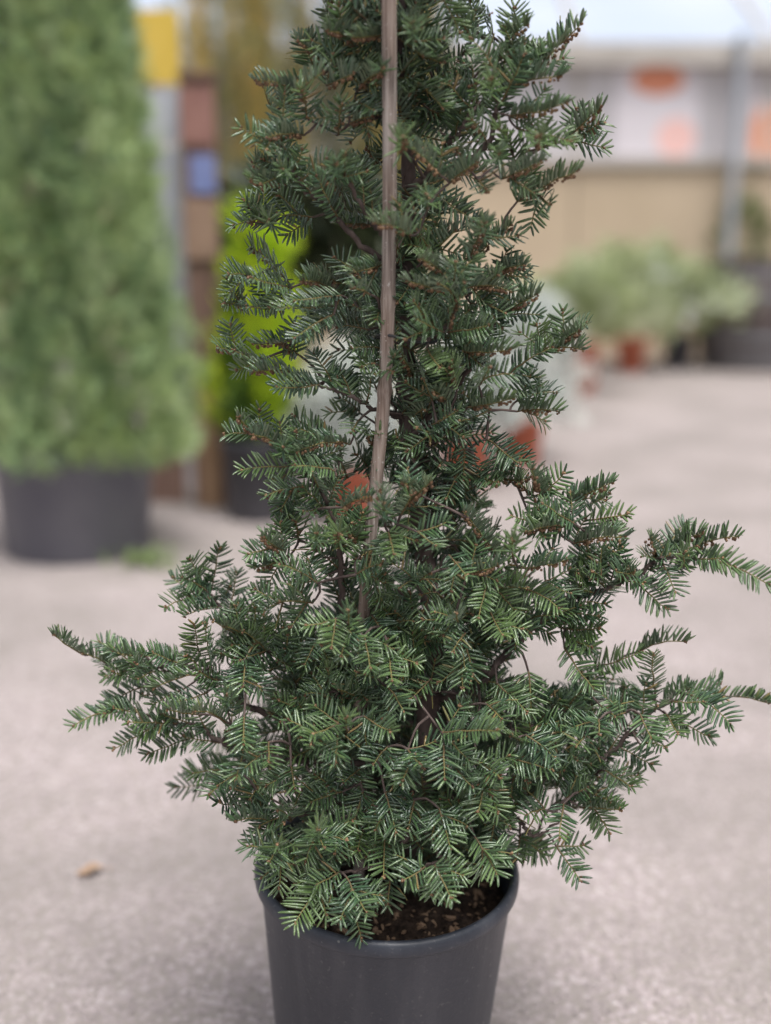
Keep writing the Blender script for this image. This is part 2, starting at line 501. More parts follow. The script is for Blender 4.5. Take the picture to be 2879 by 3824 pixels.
K = 2879 / 1665.0                                   # the list below was read off at 1665 pixels wide
def GP(x, y): return G(x * K, y * K)
def PP(x, y, Y): return P(x * K, y * K, Y)

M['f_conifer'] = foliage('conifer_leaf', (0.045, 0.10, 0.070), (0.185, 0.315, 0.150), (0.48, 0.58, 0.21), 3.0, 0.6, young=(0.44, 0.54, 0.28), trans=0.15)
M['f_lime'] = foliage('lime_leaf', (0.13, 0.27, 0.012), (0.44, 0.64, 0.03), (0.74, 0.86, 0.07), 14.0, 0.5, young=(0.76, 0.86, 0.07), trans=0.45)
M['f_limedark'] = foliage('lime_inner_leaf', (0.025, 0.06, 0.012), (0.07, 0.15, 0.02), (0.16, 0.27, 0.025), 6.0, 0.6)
M['f_dark'] = foliage('dark_evergreen_leaf', (0.010, 0.016, 0.010), (0.030, 0.044, 0.022), (0.16, 0.19, 0.085), 5.0, 0.45)
M['f_olive'] = foliage('olive_leaf', (0.075, 0.095, 0.045), (0.19, 0.205, 0.085), (0.42, 0.38, 0.13), 2.5, 0.6)
M['stem_gold'] = simple('golden_stem', (0.55, 0.37, 0.10), (0.75, 0.56, 0.18), 9.0, 0.5, 0.4)
M['f_silver'] = foliage('silver_leaf', (0.28, 0.31, 0.30), (0.66, 0.70, 0.67), (0.84, 0.86, 0.83), 10.0, 0.8)
M['f_green'] = foliage('herb_leaf', (0.22, 0.28, 0.12), (0.40, 0.47, 0.23), (0.56, 0.60, 0.36), 6.0, 0.6, young=(0.60, 0.66, 0.48), trans=0.2)
M['f_flower'] = foliage('white_flower', (0.62, 0.66, 0.60), (0.72, 0.75, 0.70), (0.8, 0.82, 0.78), 6.0, 0.7)
M['weed'] = foliage('weed_leaf', (0.08, 0.13, 0.04), (0.15, 0.22, 0.07), (0.22, 0.28, 0.10), 9.0, 0.6)

# big column conifer in a grey-black pot
c = GP(128, 1224); c[1] += .23
make_pot('large_plant_pot', c, .255, .225, .345, M['pot_blue'], 'wide grey-black plastic pot under the broad soft green conifer', lip=.012, liph=.03)
cc = (c[0] + .055, c[1], .31)
plant('column_conifer', cc, 'broad soft grey-green conifer filling the wide grey-black pot', 'conifer',
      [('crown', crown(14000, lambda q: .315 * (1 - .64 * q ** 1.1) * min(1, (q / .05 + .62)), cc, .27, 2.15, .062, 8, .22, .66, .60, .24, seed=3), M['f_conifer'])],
      trunk=(1.6, .02))

# golden thuja in a black pot
c = GP(556, 1132); c[1] += .12
make_pot('black_plant_pot', c, .140, .115, .285, M['pot_dark'], 'plain black plastic pot holding the lime yellow thuja', lip=.01, liph=.022)
cc = (c[0] + .012, c[1], .25)
plant('golden_thuja', cc, 'bright lime yellow feathery thuja in a black pot beside the wooden post', 'conifer',
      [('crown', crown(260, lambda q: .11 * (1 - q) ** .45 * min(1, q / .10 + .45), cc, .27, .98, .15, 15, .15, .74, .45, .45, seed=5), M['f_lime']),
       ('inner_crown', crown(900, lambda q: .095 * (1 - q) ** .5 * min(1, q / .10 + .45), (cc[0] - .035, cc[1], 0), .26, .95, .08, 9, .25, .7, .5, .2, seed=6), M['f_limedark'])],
      trunk=(.85, .012))

# dark evergreen behind it
c = PP(672, 900, 4.9); c[2] = 0
make_pot('black_plant_pot', c, .17, .14, .30, M['pot_dark'], 'black plastic pot under the dark hanging evergreen', lip=.01, liph=.022)
cc = (c[0], c[1], .26)
plant('dark_evergreen', cc, 'very dark broad evergreen behind the lime yellow thuja', 'evergreen shrub',
      [('crown', crown(1500, lambda q: .44 * (1 - q * .5) * min(1, q / .2 + .5), cc, .60, 1.22, .13, 7, .42, .35, .45, .3, sag=.35, seed=8), M['f_dark'])],
      trunk=(1.0, .022))

# tall golden-stemmed shrubs
def golden(cx, Y, w, seed, z1, lab):
    g = np.random.default_rng(seed)
    r = empty('golden_stemmed_shrub', (cx, Y, 0), lab, 'shrub', 'tall golden stemmed shrubs')
    cm = crown(2600, lambda q: w * (.55 + .45 * math.sin(min(1, q * 1.6) * 1.57)), (cx, Y, 0), .35, z1, .12, 9, .13, .82, .25, .22, seed=seed)
    link('crown', cm.mesh('crown', [M['f_olive']], False, (cx, Y, 0)), r)
    for i in range(46):
        a = g.uniform(0, 6.28); q = w * math.sqrt(g.random()) * .95
        b = np.array((cx + q * .45 * math.cos(a), Y + q * .45 * math.sin(a), 0))
        t_ = np.array((cx + q * 1.05 * math.cos(a) + g.normal(0, .03), Y + q * 1.05 * math.sin(a), z1 * g.uniform(.8, 1.03)))
        m = MB(); tube(m, spline([b, b * .5 + t_ * .5 + np.array((0, 0, .08)), t_], 6), np.linspace(.013, .006, 6), 6)
        link('stem', m.mesh('stem', [M['stem_gold']], True, (cx, Y, 0)), r)
xa = PP(560, 200, 6.0)[0]; xb = PP(845, 200, 5.8)[0]
golden(xa, 6.0, .42, 21, 2.6, 'tall olive shrub with golden stems directly behind the wooden post')
golden(xb, 5.8, .30, 22, 2.75, 'narrower olive shrub with golden stems rising behind the cane and trunk')

# silver-leaved plants in terracotta
def silver(x, yb, r, h, zt, rad, lab1, lab2, seed):
    c = GP(x, yb); c[1] += r
    make_pot('terracotta_pot', c, r, r * .78, h, M['terracotta'], lab1, 'terracotta pots on the yard', lip=.008, liph=.035)
    cc = (c[0], c[1], h - .02)
    plant('silver_plant', cc, lab2, 'silver plant',
          [('foliage', crown(460, lambda q: rad * math.sqrt(max(0.02, 1 - (q * .98) ** 2.2)) * min(1, q / .1 + .7), cc, h - .03, zt - .03, .115, 13, .13, .66, .3, .35, seed=seed), M['f_silver'])],
          group='silver leaved plants in terracotta')
silver(760, 1135, .088, .20, .56, .15, 'terracotta pot standing next to the black pot of the thuja', 'silver grey bushy plant in the terracotta pot beside the thuja', 31)
silver(1008, 1062, .105, .23, .62, .17, 'terracotta pot seen just right of the yew trunk', 'pale silver plant in the terracotta pot just right of the trunk', 32)
silver(1128, 1012, .105, .22, .70, .21, 'terracotta pot of the pair out on open yard, away from the trunk', 'widest silver plant, its pot standing out on open yard', 33)

# green herbs near the greenhouse
def herb(x, yb, r, h, zt, rad, mt, lab1, lab2, seed, flowers=220):
    c = GP(x, yb); c[1] += r
    make_pot('terracotta_pot' if mt == 'terracotta' else 'dark_plant_pot', c, r, r * .78, h, M[mt], lab1, 'pots by the greenhouse', lip=.01, liph=.04)
    cc = (c[0], c[1], h - .02)
    plant('leafy_plant', cc, lab2, 'leafy plant',
          [('foliage', crown(250, lambda q: rad * math.sqrt(max(0.03, 1 - (q * .97) ** 2.4)) * min(1, q / .15 + .5), cc, h + .02, zt - .05, .26, 11, .20, .6, .2, .5, seed=seed), M['f_green']),
           ('flowers', crown(flowers, lambda q: rad * 1.02 * math.sqrt(max(0.03, 1 - (q * .97) ** 2.4)), cc, h + .12, zt + .02, .07, 6, .8, .6, .85, .3, seed=seed + 50), M['f_flower'])],
          group='leafy plants by the greenhouse')
herb(1256, 852, .130, .30, .66, .24, 'terracotta', 'bright terracotta pot standing forward of the leafy plants', 'pale green leafy plant in the bright terracotta pot', 41)
herb(1368, 806, .115, .24, .80, .36, 'terracotta', 'small brownish terracotta pot under the middle leafy plant', 'green leafy plant with whitish flowers by the greenhouse wall', 42)
herb(1470, 798, .12, .24, .66, .34, 'pot_dark', 'dark pot between the brownish pot and the barrel', 'leafy plant with whitish flowers spreading beside the dark barrel', 43)

# dark barrel planter on the far right
M['stave'] = simple('barrel_stave', (0.070, 0.055, 0.055), (0.13, 0.105, 0.10), 6.0, 0.8, 0.3, 0, 6.0, (3, 3, .3))
c = GP(1650, 803); c[1] += .3
br = empty('barrel', (c[0], c[1], 0), 'dark grey-brown wooden barrel standing by the leafy plants', 'barrel')
NST = 22
for i in range(NST):
    a0 = 2 * math.pi * i / NST + .006; a1 = 2 * math.pi * (i + 1) / NST - .006
    zz = np.linspace(0, .80, 7); rr = .36 + .06 * np.sin(np.pi * zz / .80)
    rows = []
    for z_, r_ in zip(zz, rr):
        rows += [(r_ * math.cos(a0), r_ * math.sin(a0), z_), (r_ * math.cos(a1), r_ * math.sin(a1), z_), ((r_ - .025) * math.cos(a1), (r_ - .025) * math.sin(a1), z_), ((r_ - .025) * math.cos(a0), (r_ - .025) * math.sin(a0), z_)]
    f = []
    for j in range(6):
        for q in range(4):
            f.append((j * 4 + q, j * 4 + (q + 1) % 4, j * 4 + 4 + (q + 1) % 4, j * 4 + 4 + q))
    m = MB(); m.add(rows, f); m.add(rows[-4:], [(0, 1, 2, 3)])
    link('stave', m.mesh('stave', [M['stave']], False), br)
for z_ in (.10, .25, .55, .70):
    r_ = .36 + .06 * math.sin(math.pi * z_ / .8) + .004
    m = MB(); lathe(m, [(r_ - .006, z_ - .02), (r_, z_ - .02), (r_, z_ + .02), (r_ - .006, z_ + .02)], 40)
    link('hoop', m.mesh('hoop', [M['frame']], False), br)
m = MB(); lathe(m, [(0, .74), (.2, .735), (.345, .73)], 24); link('soil', m.mesh('soil', [M['soil']]), br)
cc = (c[0] + .1, c[1] + 1.0, 0)
plant('leafy_shrub', cc, 'mid green shrub beyond the dark barrel', 'shrub',
      [('crown', crown(900, lambda q: .38 * math.sqrt(max(.03, 1 - q ** 2.4)), cc, .3, 1.55, .14, 9, .3, .5, .3, .3, seed=61), M['weed'])], trunk=(1.2, .02))

# wooden post with colour cards, grey board, yellow sign, low plank
M['post'] = simple('weathered_timber', (0.17, 0.105, 0.085), (0.29, 0.19, 0.155), 14.0, 0.85, 0.25, 0, 6.0, (4, 4, .4))
M['tan'] = simple('tan_timber', (0.34, 0.21, 0.13), (0.47, 0.31, 0.20), 12.0, 0.8, 0.3, 0, 6.0, (4, 4, .4))
M['post_light'] = simple('pale_card', (0.26, 0.17, 0.13), (0.36, 0.24, 0.18), 9.0, 0.7, 0.3)
M['red'] = simple('faded_red_card', (0.25, 0.125, 0.108), (0.33, 0.175, 0.15), 9.0, 0.6, 0.4)
M['blue'] = simple('blue_card', (0.15, 0.19, 0.43), (0.24, 0.28, 0.50), 9.0, 0.5, 0.4)
M['greyboard'] = simple('pale_grey_board', (0.42, 0.45, 0.51), (0.54, 0.56, 0.61), 5.0, 0.5, 0.4)
M['yellow'] = simple('yellow_sign', (0.58, 0.40, 0.06), (0.68, 0.49, 0.10), 6.0, 0.5, 0.4)
c = GP(438, 1092)
YP = c[1]
def fx(x): return PP(x, 600, YP)[0]
def fz(y): return PP(438, y, YP)[2]
root = empty('timber_post', (c[0], YP, 0), 'brown timber post carrying faded red and blue cards beside the lime thuja', 'post')
o0 = (c[0], YP, 0)
m = MB(); box(m, (fx(404), YP, -.02), (fx(470), YP + .09, fz(168))); link('post_body', m.mesh('post_body', [M['post']], False, o0), root)
m = MB(); box(m, (fx(400), YP - .02, fz(166)), (fx(478), YP + .11, fz(156))); link('post_cap', m.mesh('post_cap', [M['post']], False, o0), root)
for nm_, y0, y1, mt in (('red_card', 190, 312, 'red'), ('blue_card', 335, 418, 'blue'), ('tan_card', 430, 560, 'post_light')):
    m = MB(); box(m, (fx(420 if nm_ == 'blue_card' else 402), YP - .014, fz(y1)), (fx(474), YP - .002, fz(y0))); link(nm_, m.mesh(nm_, [M[mt]], False, o0), root)
m = MB(); box(m, (fx(420), YP - .03, 0), (fx(466), YP - .003, fz(845))); link('brace', m.mesh('brace', [M['tan']], False, o0), root)
YQ = YP + .12
root = empty('grey_board', (fx(368), YQ, 0), 'pale grey upright board behind the timber post', 'board')
o0 = (fx(368), YQ, 0)
def qx(x): return PP(x, 600, YQ)[0]
def qz(y): return PP(368, y, YQ)[2]
m = MB(); box(m, (qx(322), YQ, qz(900)), (qx(418), YQ + .02, qz(320))); link('lower_panel', m.mesh('lower_panel', [M['greyboard']], False, o0), root)
m = MB(); box(m, (qx(326), YQ, qz(306)), (qx(400), YQ + .02, qz(196))); link('upper_panel', m.mesh('upper_panel', [M['greyboard']], False, o0), root)
for x in (330, 412):
    m = MB(); box(m, (qx(x) - .012, YQ + .021, 0), (qx(x) + .012, YQ + .05, qz(200))); link('leg', m.mesh('leg', [M['frame']], False, o0), root)
YS = YP + .35
root = empty('yellow_sign', (PP(338, 600, YS)[0], YS, 0), 'small bright yellow sign on a thin pole above the grey board', 'sign')
o0 = tuple(root.location)
a = PP(292, 182, YS); b = PP(384, 20, YS)
m = MB(); box(m, (a[0], YS, a[2]), (b[0], YS + .012, b[2])); link('sign_panel', m.mesh('sign_panel', [M['yellow']], False, o0), root)
m = MB(); tube(m, [(o0[0], YS + .03, 0), (o0[0], YS + .03, b[2] - .02)], .014, 8); link('pole', m.mesh('pole', [M['frame']], True, o0), root)
c = GP(360, 1085)
root = empty('plank', (c[0], c[1], 0), 'short dark brown plank standing between the wide pot and the post', 'plank')
m = MB(); box(m, (-.07, 0, 0), (-.002, .03, .34)); link('board', m.mesh('board', [M['post']], False), root)
m = MB(); box(m, (.002, 0, 0), (.07, .03, .30)); link('board', m.mesh('board', [M['post']], False), root)

# weed tuft and fallen leaf
c = GP(318, 1222)
wm = MB()
for i in range(60):
    a = random.uniform(0, 6.28); b0 = np.array((c[0] + random.gauss(0, .05), c[1] + random.gauss(0, .03), 0))
    h = random.uniform(.02, .06); dd = np.array((math.cos(a), math.sin(a), 0))
    p1 = b0 + dd * h * .4 + np.array((0, 0, h * .8)); p2 = b0 + dd * h * 1.1 + np.array((0, 0, h * .75)); sd = np.array((-dd[1], dd[0], 0)) * .005
    wm.add([b0 - sd * .4, b0 + sd * .4, p1 + sd, p1 - sd, p2], [(0, 1, 2, 3)]); wm.f.append(np.array([[wm.n - 3, wm.n - 1, wm.n - 2]])); wm.m.append(np.zeros(1, int))
tag(link('weeds', wm.mesh('weeds', [M['weed']], False, c), None, tuple(c)), 'low green weeds growing at the foot of the wide pot', 'weeds', kind='stuff')
c = GP(195, 1890)
t_ = NT('dry_leaf'); M['dry_leaf'] = simple('dry_leaf', (0.28, 0.19, 0.13), (0.38, 0.26, 0.18), 60.0, 0.7, 0.3)
xs = np.linspace(-1, 1, 9); half = np.array([0.02, .45, .8, .95, 1, .9, .65, .35, .02])
v = []
for i_, (x_, h_) in enumerate(zip(xs, half)):
    for s_ in (-1, -.5, 0, .5, 1):
        v.append((x_ * .022, s_ * h_ * .013, .007 + .006 * abs(s_) * h_ + .004 * math.sin(3 * x_)))
f = [(i_ * 5 + j, i_ * 5 + j + 1, i_ * 5 + j + 6, i_ * 5 + j + 5) for i_ in range(8) for j in range(4)]
m = MB(); m.add(v, f)
lf = empty('fallen_leaf', tuple(c), 'single dry orange-brown leaf lying on the concrete', 'leaf')
link('blade', m.mesh('blade', [M['dry_leaf']]), lf)
m = MB(); tube(m, [(.021, 0, .009), (.030, .002, .006), (.038, .005, .004)], .0007, 5); link('stalk', m.mesh('stalk', [M['dry_leaf']]), lf)
lf.rotation_euler[2] = .3

# ------------------------------------------------------------------ the black pot of the yew
Y0 = 1.193
RT, RB, HP = .150, .1215, .270
pot = empty('nursery_pot', (-.006, Y0 + .012, 0), 'black round nursery pot with a rolled rim holding the yew', 'plant pot')
pot.rotation_euler = (R(3.0), R(1.6), 0)                 # the yard is not level here
pot.scale = (1, 1, 1.05)
prof = [(0, .004), (.118, 0), (RB, .004), (.1430, .2500), (.1440, .2512), (.1475, .2520), (.1500, .2550), (.1505, .2610), (.1495, .2670), (.1465, .2700),
        (.1425, .2695), (.1400, .2660), (.1385, .255), (.1340, .21)]
m = MB(); lathe(m, prof, 96)
link('pot_body', m.mesh('pot_body', [M['pot']]), pot)
ns, nr = 64, 22
rad = np.linspace(0.001, .1365, nr); th = np.arange(ns) * 2 * math.pi / ns
zz = .232 + .010 * (1 - (rad / .1365) ** 2)[:, None] + rng.normal(0, .0026, (nr, ns)); zz[-1] = .228
v = np.stack((rad[:, None] * np.cos(th), rad[:, None] * np.sin(th), zz), -1).reshape(-1, 3)
i = np.arange(nr - 1)[:, None] * ns; j = np.arange(ns)[None]; k = (j + 1) % ns
m = MB(); m.add(v, np.stack((i + j, i + k, i + ns + k, i + ns + j), -1).reshape(-1, 4))
soil = link('soil', m.mesh('soil', [M['soil']]), pot)
def chunk(g, r=1.0):
    """an uneven flake of bark"""
    ths = np.arange(6) * math.pi / 3 + g.uniform(-.3, .3, 6)
    q = g.uniform(.6, 1.2, 6)
    top = np.stack((np.cos(ths) * q, np.sin(ths) * q * g.uniform(.4, .8), g.uniform(.12, .35, 6)), -1)
    bot = top * np.array((1.08, 1.08, 0)) + np.array((0, 0, -.25))
    mm = MB()
    jj = np.arange(6)
    mm.add(np.vstack((bot, top)) * r, np.stack((jj, (jj + 1) % 6, (jj + 1) % 6 + 6, jj + 6), -1))
    mm.f.append(np.array([[6, 7, 8, 9, 10, 11]])); mm.m.append(np.zeros(1, int))
    return mm
g = np.random.default_rng(5)
chips = [chunk(g).mesh('bark_chip', [M['chip']], False) for _ in range(8)]
for i_ in range(150):
    a = g.uniform(0, 6.28); q = .132 * math.sqrt(g.random())
    if i_ < 110: a = g.uniform(-2.4, .4); q = .130 * math.sqrt(g.uniform(.15, 1))
    o = link('bark_chip', chips[i_ % 8], soil, (q * math.cos(a), q * math.sin(a), .234 + .008 * (1 - (q / .1365) ** 2)))
    s_ = g.uniform(.0020, .0065) * (1.6 if i_ % 9 == 0 else 1); o.scale = (s_, s_, s_)
    o.rotation_euler = (g.normal(0, .5), g.normal(0, .5), g.uniform(0, 6.28))
crumbs = MB()
for i_ in range(1300):
    a = g.uniform(0, 6.28); q = .134 * math.sqrt(g.random()); s_ = g.uniform(.0008, .0022)
    cm = chunk(g, s_); off = np.array((q * math.cos(a), q * math.sin(a), .2345 + .009 * (1 - (q / .1365) ** 2)))
    cm.v = [x + off for x in cm.v]; crumbs.merge(cm)
tag(link('crumbs', crumbs.mesh('crumbs', [M['soil'], M['chip']], False), soil), kind='stuff')

# ------------------------------------------------------------------ the cane
def YP_(px_, py_, d): return P(px_, py_, Y0 - d)
cane = empty('cane', tuple(YP_(1340, 3345, 0)), 'weathered grey-brown cane tied upright in front of the yew trunk', 'plant cane')
cpts = [YP_(*q) for q in ((1450, -330, .045), (1455, 420, .045), (1454, 830, .045), (1447, 1240, .045), (1430, 1540, .045), (1404, 1800, .045), (1376, 2080, .045), (1362, 2250, .04), (1345, 2500, .03), (1340, 3000, .005), (1340, 3345, 0))]
cp = spline(cpts, 90)
cr = np.linspace(.0072, .0062, 90)
for k_ in (24, 33, 53):
    cr[k_] *= 1.16
m = MB(); tube(m, cp, cr, 14, jitter=.012)
link('cane_body', m.mesh('cane_body', [M['cane']], True, tuple(cane.location)), cane)
M['tie'] = simple('black_tie', (0.012, 0.012, 0.014), (0.03, 0.03, 0.034), 30.0, 0.5, 0.5)
tpt = YP_(1447, 1265, .045)
m = MB(); th = np.linspace(0, 2 * math.pi, 25)
tube(m, np.stack((tpt[0] + .020 + .031 * np.cos(th), tpt[1] + .022 + .036 * np.sin(th), tpt[2] + .004 * np.sin(th * 2)), -1), .0015, 6, cap=False)
tag(link('plant_tie', m.mesh('plant_tie', [M['tie']], True, tpt), None, tuple(tpt)), 'black loop tie holding the trunk to the cane', 'plant tie')

# ------------------------------------------------------------------ the yew
TILES = {1: (800, 0, .4204), 2: (1450, 0, .4805), 3: (750, 700, .4204), 4: (1400, 700, .5105), 5: (750, 1400, .4805), 6: (1450, 1500, .5405),
         7: (150, 2000, .4805), 8: (850, 2050, .4805), 9: (1550, 2150, .4805), 10: (2100, 1900, .4679), 11: (750, 2650, .4805), 12: (1450, 2700, .5405)}
